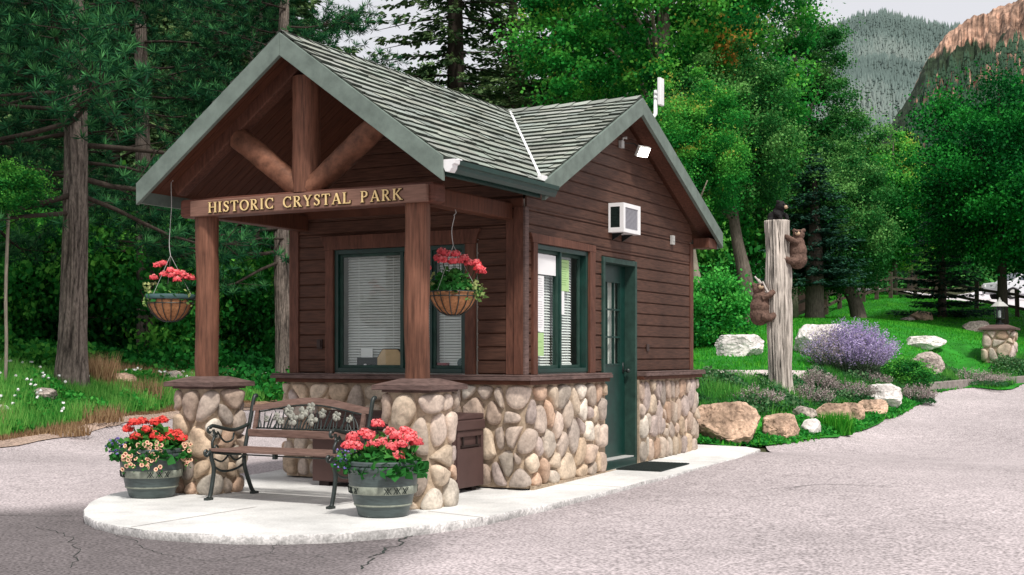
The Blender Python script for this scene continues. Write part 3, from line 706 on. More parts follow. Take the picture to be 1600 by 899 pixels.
# inner walls, floor and ceiling so nothing shows through
mb=MB()
T=.10
for a,b in [((-W+.001,.001,-.05),(-2.22,T,2.7)),((-.632,.001,-.05),(-.001,T,2.7)),((-2.22,.001,-.05),(-.632,T,1.045)),((-2.22,.001,2.285),(-.632,T,2.7)),
            ((-T,T+.001,-.05),(-.001,.19,2.7)),((-T,1.38,-.05),(-.001,1.722,2.7)),((-T,2.645,-.05),(-.001,DEP-.001,2.7)),((-T,.19,-.05),(-.001,1.38,1.045)),((-T,.19,2.28),(-.001,1.38,2.7)),((-T,1.722,2.26),(-.001,2.645,2.7)),
            ((-W+.001,T+.001,-.05),(-W+T,DEP-T,2.7)),((-W+.001,DEP-T+.001,-.05),(-T-.001,DEP-.001,2.7)),((-W+T+.001,T+.001,2.62),(-T-.001,DEP-T-.001,2.69)),((-W+T+.001,T+.001,-.04),(-T-.001,DEP-T-.001,.02))]:
    mb.box(a,b)
obj('inner_wall',mb,M['inside'],G)
# corner boards
for p_,q_ in [((-.19,-.03,ZL),(-.098,-.001,2.60)),((-.097,-.045,ZL),(.005,-.001,2.62)),((.001,4.39,ZL),(.032,4.50,2.60)),((-W-.01,-.035,ZL),(-W+.11,-.001,2.60))]: obj('corner_board',MB().box(p_,q_),M['trim'],G,bevel=.004)
mb=MB(); mb.box((.006,-.045,ZL),(.03,.03,2.62)); obj('corner_strip',mb,M['ledge'],G,bevel=.003)
# ledge
mb=MB()
mb.box((-W-.16,-.17,.965),(.16,.0,1.0)); mb.box((.001,.001,.965),(.16,1.715,1.0)); mb.box((.001,2.652,.965),(.16,DEP+.12,1.0)); mb.box((-W-.16,.001,.965),(-W,DEP,1.0))
mb.box((-W-.15,-.16,1.001),(.15,-.0,1.018)); mb.box((.001,.001,1.001),(.15,1.715,1.018)); mb.box((.001,2.652,1.001),(.15,DEP+.12,1.018))
obj('ledge',mb,M['ledge'],G,bevel=.005)
mb=MB(); mb.box((-W-.12,-.125,.925),(.125,.0,.964)); mb.box((.001,.001,.925),(.125,1.715,.964)); mb.box((.001,2.652,.925),(.125,DEP+.09,.964))
obj('ledge_trim',mb,M['signshadow'] if False else M['soffit'],G,bevel=.004)
# stone base
veneer(G,[(-W-.06,.6),(-W-.06,-.07),(.065,-.07),(.065,1.715)],.09,-.06,.925,.14,3,depth=.06,asp=1.3,names=('mortar','river_stones'))
veneer(G,[(.065,2.655),(.065,DEP+.06),(-.6,DEP+.06)],.07,-.03,.925,.125,5,depth=.045,asp=1.55,dark=.88,names=('mortar','river_stones'))
mb=MB(); mb.box((-W-.05,.6,-.1),(-W-.002,DEP,.925)); mb.box((.002,1.70,-.12),(.064,1.718,.925)); mb.box((.002,2.648,-.12),(.064,2.66,.925)); mb.box((-W,DEP+.002,-.1),(-.6,DEP+.055,.925)); mb.box((.066,-.02,-.12),(.105,DEP+.05,-.035))
obj('base_footing',mb,M['mortar'],G)

# --- windows
def window(parent,name,axis_,c,out,s0,s1,z0,z1,mull,slat_n,seed):
    def B(mb,a0,a1,d0,d1,za,zb):
        if axis_=='x': mb.box((a0,c+out*d0,za),(a1,c+out*d1,zb))
        else: mb.box((c+out*d0,a0,za),(c+out*d1,a1,zb))
    mb=MB(); t=.045
    B(mb,s0,s0+t,-.07,.02,z0,z1);B(mb,s1-t,s1,-.07,.02,z0,z1);B(mb,s0+t,s1-t,-.07,.02,z1-t,z1);B(mb,s0+t,s1-t,-.07,.025,z0,z0+t)
    fr=obj('frame',mb,M['green'],parent,bevel=.004)
    w=None
    w=obj('window',mb,M['green'],None) if False else fr
    fr.name=name
    mb=MB(); u=.03
    for a,b,d in mull:
        B(mb,a,a+u,-.045-d,-.015-d,z0+t,z1-t);B(mb,b-u,b,-.045-d,-.015-d,z0+t,z1-t);B(mb,a+u,b-u,-.045-d,-.015-d,z1-t-u,z1-t);B(mb,a+u,b-u,-.045-d,-.015-d,z0+t,z0+t+u)
    obj('sash',mb,M['greenl'],fr,bevel=.003)
    mb=MB()
    for a,b,d in mull:
        e=c-out*(.031+d); q=[(a+u,z0+t+u),(b-u,z0+t+u),(b-u,z1-t-u),(a+u,z1-t-u)]
        mb.add([(s,e,z) if axis_=='x' else (e,s,z) for s,z in q],[(0,1,2,3)] if axis_=='x' else [(0,1,2,3)])
    obj('pane',mb,M['glass'],fr)
    mb=MB(); zz=z0+t+.02; H=z1-z0-2*t; rr=random.Random(seed)
    for a,b,d,zlow in slat_n:
        n=int((z1-t-zlow)/.0275)
        for k in range(n):
            z=zlow+(k+.5)*.0275; tl=.0100
            e0=c-out*.10;e1=c-out*.122
            if axis_=='x': mb.add([(a,e0,z-tl),(b,e0,z-tl),(b,e1,z+tl),(a,e1,z+tl),(a,e0,z-tl+.0012),(b,e0,z-tl+.0012),(b,e1,z+tl+.0012),(a,e1,z+tl+.0012)],[(0,1,2,3),(4,5,6,7),(0,1,5,4),(2,3,7,6)])
            else: mb.add([(e0,a,z-tl),(e0,b,z-tl),(e1,b,z+tl),(e1,a,z+tl),(e0,a,z-tl+.0012),(e0,b,z-tl+.0012),(e1,b,z+tl+.0012),(e1,a,z+tl+.0012)],[(0,1,2,3),(4,5,6,7),(0,1,5,4),(2,3,7,6)])
        if axis_=='x': mb.box((a,c-out*.095,zlow-.015),(b,c-out*.125,zlow))
        else: mb.box((c-out*.095,a,zlow-.015),(c-out*.125,b,zlow))
        for q in (.2,.8):
            s=a+(b-a)*q
            if axis_=='x': mb.box((s-.002,c-out*.096,zlow),(s+.002,c-out*.097,z1-t))
            else: mb.box((c-out*.096,s-.002,zlow),(c-out*.097,s+.002,z1-t))
    obj('blind',mb,M['blind'],fr); return fr
window(G,'front_window','x',0,-1,-2.215,-.638,1.03,2.29,[(-2.17,-1.38,0),(-1.40,-1.06,.034),(-1.04,-.683,0)],[(-2.13,-1.42,0,1.10),(-1.385,-1.075,0,1.40),(-1.02,-.70,0,1.12)],1)
mb=MB(); mb.box((-1.41,-.012,1.07),(-1.375,.06,2.25)).box((-1.062,-.012,1.07),(-1.035,.06,2.25)); obj('mullion',mb,M['green'],G,bevel=.003)
window(G,'side_window','y',0,1,.188,1.382,1.03,2.285,[(.235,.765,0),(.745,1.335,.034)],[(.27,.74,0,1.10),(.79,1.22,0,1.12)],2)
mb=MB(); mb.box((.015,.742,1.07),(-.06,.768,2.25)); obj('mullion',mb,M['green'],G,bevel=.003)
# window trim with flared head boards
mb=MB(); o=-.048
mb.box((-2.315,o,1.019),(-2.217,-.001,2.292)).box((-.636,o,1.019),(-.527,-.001,2.292))
mb.prism([(-2.33,o,2.293),(-.515,o,2.293),(-.515,o,2.33),(-.47,o,2.435),(-2.38,o,2.435),(-2.33,o,2.33)],(0,.047,0))
obj('window_trim',mb,M['trim'],G,bevel=.004)
mb=MB(); o=.048
mb.box((.001,.095,1.019),(o,.186,2.288)).box((.001,1.384,1.019),(o,1.515,2.288))
mb.prism([(o,.085,2.289),(o,1.53,2.289),(o,1.53,2.36),(o,.04,2.38),(o,.075,2.33)],(-.047,0,0))
obj('window_trim',mb,M['trim'],G,bevel=.004)
# --- door
fr=MB(); fr.box((-.10,1.722,-.05),(.045,1.775,2.262)).box((-.10,2.592,-.05),(.045,2.645,2.262)).box((-.10,1.775,2.205),(.045,2.592,2.262))
DR=obj('door_frame',fr,M['greenl'],G,bevel=.004)
mb=MB(); d0,d1=-.125,-.085
mb.box((d0,1.776,.075),(d1,1.90,2.204)).box((d0,2.462,.075),(d1,2.591,2.204)).box((d0,1.90,.075),(d1,2.462,1.09)).box((d0,1.90,2.03),(d1,2.462,2.204))
dd=obj('door',mb,M['green'],G)
mb=MB(); mb.add([(-.113,1.90,1.09),(-.113,2.462,1.09),(-.113,2.462,2.03),(-.113,1.90,2.03)],[(0,1,2,3)]); obj('pane',mb,M['glass'],dd)
mb=MB()
for y in (1.90,2.085,2.27,2.442): mb.box((-.108,y,1.09),(-.078,y+.02,2.03))
for z in (1.09,1.395,1.70,2.01): mb.box((-.106,1.92,z),(-.080,2.442,z+.02))
obj('muntin',mb,M['green'],dd)
mb=MB(); n=60
for i in range(n):
    for z in (1.05,2.06):
        y=1.88+.60*i/(n-1); mb.v.append((-.155+.010*math.sin(i*1.25),y,z)); mb.c.append((1,1,1))
mb.f=[(2*i,2*i+1,2*i+3,2*i+2) for i in range(n-1)]
obj('curtain',mb,M['curtain'],dd,smooth=True)
mb=MB(); mb.box((-.084,2.52,1.0),(-.078,2.56,1.12)).tube([(-.08,2.54,1.03),(-.03,2.54,1.03)],[.012,.012],10).ball((-.022,2.54,1.03),.026,8); obj('handle',mb,M['iron'],dd,smooth=True)
mb=MB(); mb.box((-.12,1.776,-.04),(.05,2.591,.055)).box((-.12,1.73,-.10),(.075,2.64,-.04)); obj('door_step',mb,M['green'],G,bevel=.006)
mb=MB(); mb.box((-.11,1.78,.056),(.03,2.588,.073)); obj('threshold',mb,M['greybox'],G,bevel=.004)
# --- outlets and small wall boxes
mb=MB(); mb.box((-2.425,-.04,1.27),(-2.36,-.022,1.37)).box((-2.415,-.058,1.285),(-2.37,-.041,1.36)); obj('outlet_cover',mb,M['brownplate'],G,bevel=.004)
mb=MB(); mb.box((.022,2.96,1.25),(.038,3.03,1.33)); obj('outlet_cover',mb,M['brownplate'],G,bevel=.004)

# --- roof
Z0_=.035
mb=MB()   # decking as real slabs: the porch roof and the main roof with its valleys
def slab3(mb,poly,t,n):
    mb.prism([tuple(p) for p in poly],(0,0,-t))
def PF(x,y): return (x,y,zfr(x))
def PM(x,y): return (x,y,zmr(y))
# valleys start at eave (XE,yv) and climb to (RX,RY)
yvR=RY-(RZ-zfr(XE))/SA; yvL=RY-(RZ-zfr(XW))/SA
YB=4.86; YE=-.15
dz=.0
slab3(mb,[PF(RX,YF+.03),PF(XE,YF+.03),PF(XE,yvR),PF(RX,RY)],.05,0)
slab3(mb,[PF(RX,YF+.03),PF(RX,RY),PF(XW,yvL),PF(XW,YF+.03)],.05,0)
slab3(mb,[PM(XE-.03,YE),PM(XE-.03,RY),PM(RX,RY),(XE-.03,yvR+.02,zmr(yvR+.02))],.05,0)
slab3(mb,[PM(XW+.03,YE),PM(RX,RY),PM(XW+.03,RY)],.05,0)
slab3(mb,[PM(XE-.03,RY),PM(XE-.03,YB),PM(XW+.03,YB),PM(XW+.03,RY)],.05,0)
RF=obj('roof',mb,M['soffit'],G)
def shingles(name,P0,U,Vv,poly,seed,wid=.30,ex=.130,parent=RF):
    """poly in (u,v) coordinates: u along the eave, v up the slope"""
    P0=Vector(P0);U=Vector(U);Vv=Vector(Vv);Nn=U.cross(Vv).normalized()
    if Nn.z<0: Nn=-Nn
    rr=random.Random(seed); mb=MB(); us=[p[0] for p in poly];vs=[p[1] for p in poly]; v=min(vs)-.02; row=0
    while v<max(vs):
        u=min(us)-rr.random()*wid
        while u<max(us):
            w=wid*rr.choice((.42,.62,.8,1.0)); thick=.014+.012*rr.random(); dv=rr.choice((0,0,.012,.03))
            q=[(u+.003,v-dv),(u+w-.003,v-dv),(u+w-.003,v+ex+.05),(u+.003,v+ex+.05)]
            n=len(poly)
            for i in range(n):
                a=poly[i];b=poly[(i+1)%n]; nn=(b[1]-a[1],-(b[0]-a[0])); d=nn[0]*a[0]+nn[1]*a[1]; q=clip(q,nn,d)
                if len(q)<3: break
            if len(q)>=3:
                k=rr.choice((.74,.84,.9,.96,1.0,1.06)); col=(k*rr.uniform(.94,1.04),k,k*rr.uniform(.95,1.03)); vm=min(p[1] for p in q); b=len(mb.v); m_=len(q)
                for p in q:
                    lift=.006+.028*(1-(p[1]-(v-dv))/(ex+.05+dv)); mb.v.append(tuple(P0+U*p[0]+Vv*p[1]+Nn*(lift+thick*.6))); mb.c.append(col)
                for p in q:
                    mb.v.append(tuple(P0+U*p[0]+Vv*p[1]+Nn*(.003))); mb.c.append((.13,.14,.13))
                for j in range(m_): mb.f.append((b+j,b+(j+1)%m_,b+m_+(j+1)%m_,b+m_+j))
                # duplicate top verts so the edge keeps its painted dark shadow line
                t=len(mb.v)
                for j in range(m_): mb.v.append(mb.v[b+j]); mb.c.append(col)
                for j in range(m_): mb.c[b+j]=(.16,.18,.17)
                mb.f.append(tuple(t+j for j in range(m_)))
            u+=w
        v+=ex; row+=1
    o=obj(name,mb,M['shingle'],parent,col=True); return o
cf=math.sqrt(1+SF*SF)
LR=(XE-RX)*cf+.02
# porch roof right: origin at eave (XE), u=+y, v=up slope
def ccw(p):
    a=sum(p[i][0]*p[(i+1)%len(p)][1]-p[(i+1)%len(p)][0]*p[i][1] for i in range(len(p))); return p if a>0 else p[::-1]
shingles('shingles',PF(XE,0),(0,1,0),(-1/cf,0,SF/cf),ccw([(YF-.02,-.02),(yvR+.0,-.02),(RY,LR-.02),(YF-.02,LR-.02)]),1)
shingles('shingles',PF(XW,0),(0,1,0),(1/cf,0,SF/cf),ccw([(YF-.02,-.02),(yvL,-.02),(RY,LR),(YF-.02,LR)]),2)
ca=math.sqrt(1+SA*SA); LA=(RY-YE)*ca
shingles('shingles',PM(0,YE),(1,0,0),(0,1/ca,SA/ca),ccw([(XE+.01,-.02),(XE+.01,LA),(RX,LA),(XE-.03,(yvR-YE)*ca)]),3)
shingles('shingles',PM(0,YE),(1,0,0),(0,1/ca,SA/ca),ccw([(XW-.01,-.02),(XW-.01,LA),(RX,LA),(XW+.03,(yvL-YE)*ca)]),4)
cb=math.sqrt(1+SB*SB); LB=(YB-RY)*cb
shingles('shingles',PM(0,YB),(1,0,0),(0,-1/cb,SB/cb),ccw([(XE+.01,-.02),(XE+.01,LB),(XW-.01,LB),(XW-.01,-.02)]),5)
# ridge caps
mb=MB(); rr=random.Random(4); y=YF-.02
while y<RY-.05:
    k=rr.choice((.7,.9,1.05)); 
    for s in (-1,1): mb.add([(RX,y,RZ+.05),(RX+s*.13,y,RZ+.05-SF*.13),(RX+s*.13,y+.24,RZ+.035-SF*.13),(RX,y+.24,RZ+.035)],[(0,1,2,3)],(k,k,k))
    y+=.2
x=XE+.01
while x>RX:
    k=rr.choice((.7,.9,1.05))
    for s in (-1,1): mb.add([(x,RY,RZ+.055),(x,RY+s*.13,RZ+.055-.49*.13),(x-.24,RY+s*.13,RZ+.04-.49*.13),(x-.24,RY,RZ+.04)],[(0,1,2,3)],(k,k,k))
    x-=.2
x=XW-.01
while x<RX:
    for s in (-1,1): mb.add([(x,RY,RZ+.055),(x,RY+s*.13,RZ+.055-.49*.13),(x+.24,RY+s*.13,RZ+.04-.49*.13),(x+.24,RY,RZ+.04)],[(0,1,2,3)],(k,k,k))
    x+=.2
obj('ridge_cap',mb,M['shingle'],RF,col=True)
# valley flashing: bright metal strip
mb=MB(); a=Vector((XE-.06,yvR-.0,zfr(XE)+.075)); a=Vector((XE-.02,yvR+.03,zfr(XE-.02)+.055)); b=Vector((RX+.06,RY-.06,zfr(RX+.06)+.055))
mb.beam(a,b,.026,.014); mb.box((a.x-.02,a.y-.05,a.z-.045),(a.x+.05,a.y+.05,a.z+.01))
obj('valley_flashing',mb,M['white'],RF,bevel=.003)
# fascia boards
def board(mb,p,q,hv,t,n):
    """p,q top edge points, hv vertical height, t thickness vector"""
    p=Vector(p);q=Vector(q); mb.prism([p,q,q-Vector((0,0,hv)),p-Vector((0,0,hv))],t)
o=.02
for p_,q_,h_,t_ in [((RX-.001,YF-.04,RZ+o),(XW-.015,YF-.04,zfr(XW)+o),.20,(0,.042,0)),((RX+.001,YF-.04,RZ+o),(XE+.012,YF-.04,zfr(XE)+o),.20,(0,.042,0)),
  ((XE+.035,RY-.001,RZ+o),(XE+.035,YE,zmr(YE)+o),.185,(-.042,0,0)),((XE+.035,RY+.001,RZ+o),(XE+.035,YB,zmr(YB)+o),.185,(-.042,0,0)),
  ((XW-.035,RY,RZ+o),(XW-.035,YE,zmr(YE)+o),.185,(.042,0,0)),((XW-.035,RY,RZ+o),(XW-.035,YB,zmr(YB)+o),.185,(.042,0,0))]:
    mb=MB(); board(mb,p_,q_,h_,t_,0); obj('fascia',mb,M['fascia'],RF,bevel=.004)
for p_,q_ in [((XW-.02,YB+.002,zmr(YB)-.17),(XE+.02,YB+.03,zmr(YB)+.01)),((XW-.03,YF,zfr(XW)-.16),(XW-.001,yvL,zfr(XW)-.005)),((XE-.03,YF+.04,zfr(XE)-.13),(XE-.004,yvR,zfr(XE)-.052))]: obj('fascia',MB().box(p_,q_),M['fascia'] if p_[0]<-2 else M['green'],RF)
# soffit box at the far eave
mb=MB(); mb.box((.022,4.505,2.552),(.235,4.80,2.675)); obj('soffit_box',mb,M['trim'],RF,bevel=.004)
mb=MB(); mb.prism([(.236,4.80,2.552),(.236,4.80,2.675),(.236,4.86,2.60),(.236,4.86,2.56)],(-.2,0,0)); obj('soffit_box',mb,M['fascia'],RF)
# gutter: half round-ish trough along the porch eave
mb=MB(); n=10; y0,y1=YF+.07,-.02; gz=zfr(XE)-.012; gx=XE+.055; vs=[]
prof=[(-.055,0),(-.05,-.05),(-.025,-.095),(.01,-.10),(.032,-.07),(.036,-.045),(.055,-.035),(.06,0),(.052,0),(.048,-.028),(.03,-.038),(.025,-.065),(.008,-.092),(-.022,-.088),(-.043,-.048),(-.047,0)]
mb.prism([(gx+a,y0,gz+b) for a,b in prof],(0,y1-y0,0))
mb.prism([(gx+a,y1,gz+b) for a,b in prof[:8]],(0,.004,0))
obj('gutter',mb,M['green'],RF)
mb=MB(); mb.prism([(gx+a*1.04,y0-.09,gz+b*1.04+.004) for a,b in prof[:8]],(0,.09,0)); mb.box((gx-.05,y0-.03,gz),(gx+.065,y0+.03,gz+.012)); obj('gutter_end_cap',mb,M['white'],RF,bevel=.003)
# --- porch timber
mb=MB()
def logtube(p,q,r,n=18,seg=10,seed=0,flat=0):
    p=Vector(p);q=Vector(q); m=MB(); pts=[p.lerp(q,i/seg) for i in range(seg+1)]
    m.tube(pts,[r*(1+.045*noise.noise((i*.7,seed,1))) for i in range(seg+1)],n)
    for i,v in enumerate(m.v):
        k=i//n; a=i%n; s=.006*noise.noise((math.cos(a*2*PI/n)*1.5,math.sin(a*2*PI/n)*1.5,k*.4+seed)); c=pts[k]; d=(Vector(v)-c); m.v[i]=tuple(c+d*(1+s/r*2))
    return m
PY=-1.56
for x,sd in ((-.215,1),(-2.555,2)): obj('post',logtube((x,PY,.98),(x,PY,2.50),.108,seed=sd),M['log'],G,smooth=True,auto=50)
obj('beam',MB().box((-2.80,PY-.105,2.50),(.015,PY+.10,2.672)),M['trimh'],G,bevel=.03)
obj('king_post',logtube((RX,PY-.0,2.66),(RX,PY,3.70),.125,seed=5),M['log'],G,smooth=True,auto=50)
obj('brace',logtube((-1.45,PY,2.70),(-2.17,PY,3.22),.105,seed=6),M['logd'],G,smooth=True,auto=50)
obj('brace',logtube((-1.33,PY,2.70),(-.61,PY,3.22),.105,seed=7),M['logd'],G,smooth=True,auto=50)
for s in (-1,1):
    mb=MB(); e=Vector((RX+s*1.52,PY,RZ-SF*1.52-.12)); t=Vector((RX,PY,RZ-.12)); mb.beam(t,e,.13,.14); obj('rafter',mb,M['trim'],G,bevel=.012)
for x in (-.18,-2.6):
    obj('side_beam',MB().box((x-.07,PY+.11,2.50),(x+.07,-.035,2.66)),M['soffit'],G,bevel=.015)
# vaulted porch ceiling boards just under the decking
mb=MB()
for s in (-1,1):
    for i in range(16):
        y=YF+.06+i*.125
        if y>0: break
        a=RX+s*.02;b=RX+s*1.60
        mb.prism([(a,y,zfr(a)-.056),(b,y,zfr(b)-.056),(b,y,zfr(b)-.07),(a,y,zfr(a)-.07)],(0,.118,0))
obj('porch_ceiling',mb,M['soffit'],RF)
mb=MB(); mb.box((-W-.0,-.05,2.62),(0,-.022,2.70)); obj('frieze_board',mb,M['soffit'],G)
# underside boards of the side gable overhang
mb=MB()
for s,sl,y1 in ((-1,SA,YE+.04),(1,SB,YB-.03)):
    zz=lambda y:zmr(y)-.054
    mb.prism([(.03,RY,zz(RY)),(.03,y1,zz(y1)),(.03,y1,zz(y1)-.016),(.03,RY,zz(RY)-.016)],(XE-.05,0,0))
obj('overhang_soffit',mb,M['trim'],RF)
# --- piers
for i,x in enumerate((-.215,-2.555)):
    P=thing('stone_pier','x','y',(x,PY,-.08)); del P['label']; del P['category']; P.parent=G; P.location=Vector((x,PY,-.08))-Vector(G.location)
    h=.222; x+=.03
    veneer(P,[(x-h,PY+h),(x-h,PY-h),(x+h,PY-h),(x+h,PY+h)],.09,-.1,.905,0.165,20+i,closed=True,depth=.062,asp=1.15,pal=PAL if i==0 else [mulcol(c,k) for c in PAL for k in (.85,1.05)])
    mb=MB(); q=.298; mb.box((x-q,PY-q,.915),(x+q,PY+q,.955)); b=len(mb.v); r=.12
    mb.add([(x-q,PY-q,.956),(x+q,PY-q,.956),(x+q,PY+q,.956),(x-q,PY+q,.956),(x-r,PY-r,1.01),(x+r,PY-r,1.01),(x+r,PY+r,1.01),(x-r,PY+r,1.01)],[(0,1,5,4),(1,2,6,5),(2,3,7,6),(3,0,4,7),(4,5,6,7)])
    mb.box((x-q+.06,PY-q+.06,.895),(x+q-.06,PY+q-.06,.914))
    obj('pier_cap',mb,M['ledge'],P,bevel=.006)

# ================================================================== SIGN
sg=obj('sign',MB().box((-2.63,PY-.15,2.497),(-.03,PY-.107,2.645)),M['signwood'],None,bevel=.006)
tag(sg,'long brown wooden sign reading HISTORIC CRYSTAL PARK in gold letters','sign')
TK,TN=.15,.07
def arc(cx,cy,rx,ry,a0,a1,n=16):
    out=[]
    for i in range(n+1):
        a=math.radians(a0+(a1-a0)*i/n); out.append((cx+rx*math.cos(a),cy+ry*math.sin(a),TN+(TK-TN)*abs(math.cos(a))**1.3))
    return out
def ln(x0,y0,x1,y1,w): return [(x0,y0,w),(x1,y1,w)]
def stem(x): return [ln(x,0,x,1,TK),ln(x-.15,.022,x+.15,.022,.045),ln(x-.15,.978,x+.15,.978,.045)]
GL={'H':(.95,stem(.17)+stem(.78)+[ln(.17,.52,.78,.52,TN)]),'I':(.36,stem(.18)),
'T':(.8,[ln(.4,0,.4,1,TK),ln(.25,.022,.55,.022,.045),ln(.03,.965,.77,.965,TN),ln(.05,.97,.03,.78,.05),ln(.75,.97,.77,.78,.05)]),
'O':(.98,[arc(.49,.5,.40,.47,0,360,28)]),
'C':(.9,[arc(.5,.5,.40,.47,48,312,24),ln(.78,.98,.80,.68,.05),ln(.78,.02,.80,.27,.04)]),
'S':(.66,[[(.55,.80,.05),(.50,.91,.06),(.40,.97,.07),(.28,.96,.08),(.17,.88,.12),(.14,.76,.14),(.20,.64,.15),(.33,.55,.16),(.46,.45,.16),(.54,.33,.15),(.53,.18,.13),(.43,.06,.09),(.30,.03,.07),(.18,.08,.06),(.10,.22,.05)],ln(.56,.98,.56,.74,.045),ln(.09,.02,.09,.28,.045)]),
'R':(.86,stem(.17)+[[(.17,.965,TN),(.36,.965,TN),(.50,.93,.10),(.585,.82,.14),(.585,.68,.14),(.50,.56,.10),(.36,.52,TN),(.17,.52,TN)],[(.36,.52,.12),(.55,.25,.14),(.70,.04,.13)],ln(.62,.022,.86,.022,.045)]),
'P':(.76,stem(.17)+[[(.17,.965,TN),(.38,.965,TN),(.52,.92,.10),(.60,.80,.14),(.60,.64,.14),(.52,.52,.10),(.38,.47,TN),(.17,.47,TN)]]),
'Y':(.86,[ln(.43,0,.43,.46,TK),ln(.28,.022,.58,.022,.045),ln(.43,.45,.12,.98,.14),ln(.43,.45,.73,.98,TN),ln(0,.978,.26,.978,.045),ln(.60,.978,.86,.978,.045)]),
'A':(.92,[ln(.13,.02,.46,.98,TN),ln(.46,.98,.79,.02,TK),ln(.25,.33,.68,.33,.06),ln(.0,.022,.26,.022,.045),ln(.64,.022,.94,.022,.045)]),
'L':(.76,stem(.17)+[ln(.17,.03,.70,.03,TN),ln(.70,.02,.72,.26,.05)]),
'K':(.9,stem(.17)+[ln(.20,.45,.70,.97,TN),[(.34,.58,.11),(.55,.3,.14),(.76,.04,.14)],ln(.57,.978,.84,.978,.045),ln(.66,.022,.92,.022,.045)])}
def ribbon(mb,st,x0,z0,h,sx,y,ext,grow=0):
    n=len(st); P=[Vector((x0+a*h*sx,z0+b*h)) for a,b,w in st]; Lf=[];Rt=[]
    closed=n>20 and (P[0]-P[-1]).length<1e-4
    for i in range(n):
        if closed: d=(P[(i+1)%(n-1)]-P[(i-1)%(n-1)])
        else: d=P[min(i+1,n-1)]-P[max(i-1,0)]
        d.normalize(); nn=Vector((-d.y,d.x)); w=st[i][2]*h/2+grow; e=Vector((0,0))
        if not closed and grow: e=d*(-grow if i==0 else grow if i==n-1 else 0)
        Lf.append(P[i]+nn*w+e);Rt.append(P[i]-nn*w+e)
    vs=[(p.x,y,p.y) for p in Lf]+[(p.x,y,p.y) for p in Rt]+[(p.x,y+ext,p.y) for p in Lf]+[(p.x,y+ext,p.y) for p in Rt]
    fs=[]
    for i in range(n-1): fs+=[(i,i+1,n+i+1,n+i),(i,i+1,2*n+i+1,2*n+i),(n+i,n+i+1,3*n+i+1,3*n+i)]
    if not closed: fs+=[(0,n,3*n,2*n),(n-1,2*n-1,4*n-1,3*n-1)]
    mb.add(vs,fs)
def lettering(words,xa,xb,z0,h,yf):
    tot=0; sp=.16; gap=.95
    for wi,wd in enumerate(words): tot+=sum(GL[c][0]+sp for c in wd)-sp+(gap if wi else 0)
    sx=(xb-xa)/(tot*h); x=xa; k=0; first=True
    for wi,wd in enumerate(words):
        if wi: x+=gap*h*sx
        for c in wd:
            A=MB();B=MB()
            for st in GL[c][1]:
                k+=1; e=.0003*(k%9); ribbon(A,st,x,z0,h,sx,yf-.014-e,.0145); ribbon(B,st,x+.003,z0-.003,h,sx,yf-.005-e,.0045,.006)
            x+=(GL[c][0]+sp)*h*sx
            l_=obj('letter',A,M['gold'],sg); obj('routed_edge_shadow',B,M['signshadow'],l_)  # B is the wider dark ribbon painted as the letter's shadow
        x-=sp*h*sx
lettering(['HISTORIC','CRYSTAL','PARK'],-2.40,-.262,2.522,.096,PY-.15)
# ================================================================== THINGS ON THE BUILDING
ac=thing('air_conditioner','white box air conditioner sticking out of the side wall above the door','air conditioner',(.02,2.13,2.53))
mb=MB(); x1=.20; y0,y1,z0,z1=1.90,2.37,2.535,2.85; t=.022
mb.box((.022,y0,z0),(x1,y0+.004,z0+.05)).box((.022,y0,z1-.04),(x1,y0+.004,z1)).box((.022,y0+.0,z0+.05),(.045,y0+.004,z1-.04)).box((x1-.045,y0,z0+.05),(x1,y0+.004,z1-.04))
mb.box((.022,y1-.004,z0),(x1,y1,z1)).box((.022,y0+.004,z1-.004),(x1,y1-.004,z1)).box((.022,y0+.004,z0),(x1,y1-.004,z0+.004))
mb.box((x1-.02,y0+.004,z0+.004),(x1,y0+.05,z1-.004)).box((x1-.02,y1-.07,z0+.004),(x1,y1-.004,z1-.004)).box((x1-.02,y0+.05,z0+.004),(x1,y1-.07,z0+.04)).box((x1-.02,y0+.05,z1-.045),(x1,y1-.07,z1-.004))
obj('housing',mb,M['white'],ac)
mb=MB(); mb.box((.03,y0+.012,z0+.02),(x1-.03,y0+.02,z1-.02))
for i in range(14): mb.box((.047,y0+.003,z0+.055+i*.0162),(x1-.047,y0+.011,z0+.061+i*.0162))
obj('side_vent',mb,M['darkgrille'],ac)
mb=MB(); mb.box((x1-.03,y0+.05,z0+.04),(x1-.022,y1-.07,z1-.045))
for i in range(17): mb.box((x1-.020,y0+.052,z0+.046+i*.0132),(x1-.006,y1-.072,z0+.052+i*.0132))
obj('front_grille',mb,M['greygrille'],ac)
for y_ in (2.0,2.26): obj('bracket',MB().prism([(.022,y_,2.533),(x1-.05,y_,2.533),(.022,y_,2.46)],(0,.02,0)),M['black'],ac)
# flood light
fl=thing('flood_light','small lit rectangular flood light high under the side gable','flood light',(.03,2.35,3.52))
mb=MB(); mb.box((.022,2.17,3.49),(.06,2.25,3.57)).tube([(.05,2.21,3.56),(.06,2.21,3.60),(.10,2.23,3.60)],[.012,.012,.016],8); obj('junction_box',mb,M['greybox'],fl,bevel=.004)
mb=MB(); mb.tube([(.05,2.24,3.55),(.11,2.40,3.56),(.15,2.46,3.52)],[.006]*3,6); obj('arm',mb,M['black'],fl)
c=Vector((.19,2.49,3.47)); ax1=Vector((.35,.94,0)).normalized(); nrm=Vector((.80,-.30,-.50)).normalized(); up_=nrm.cross(ax1).normalized()
def obox(mb,c,a,b,n,sa,sb,sn):
    vs=[c+a*i*sa/2+b*j*sb/2+n*k*sn/2 for k in(-1,1) for i,j in((-1,-1),(1,-1),(1,1),(-1,1))]
    mb.add(vs,[(0,3,2,1),(4,5,6,7),(0,1,5,4),(1,2,6,5),(2,3,7,6),(3,0,4,7)])
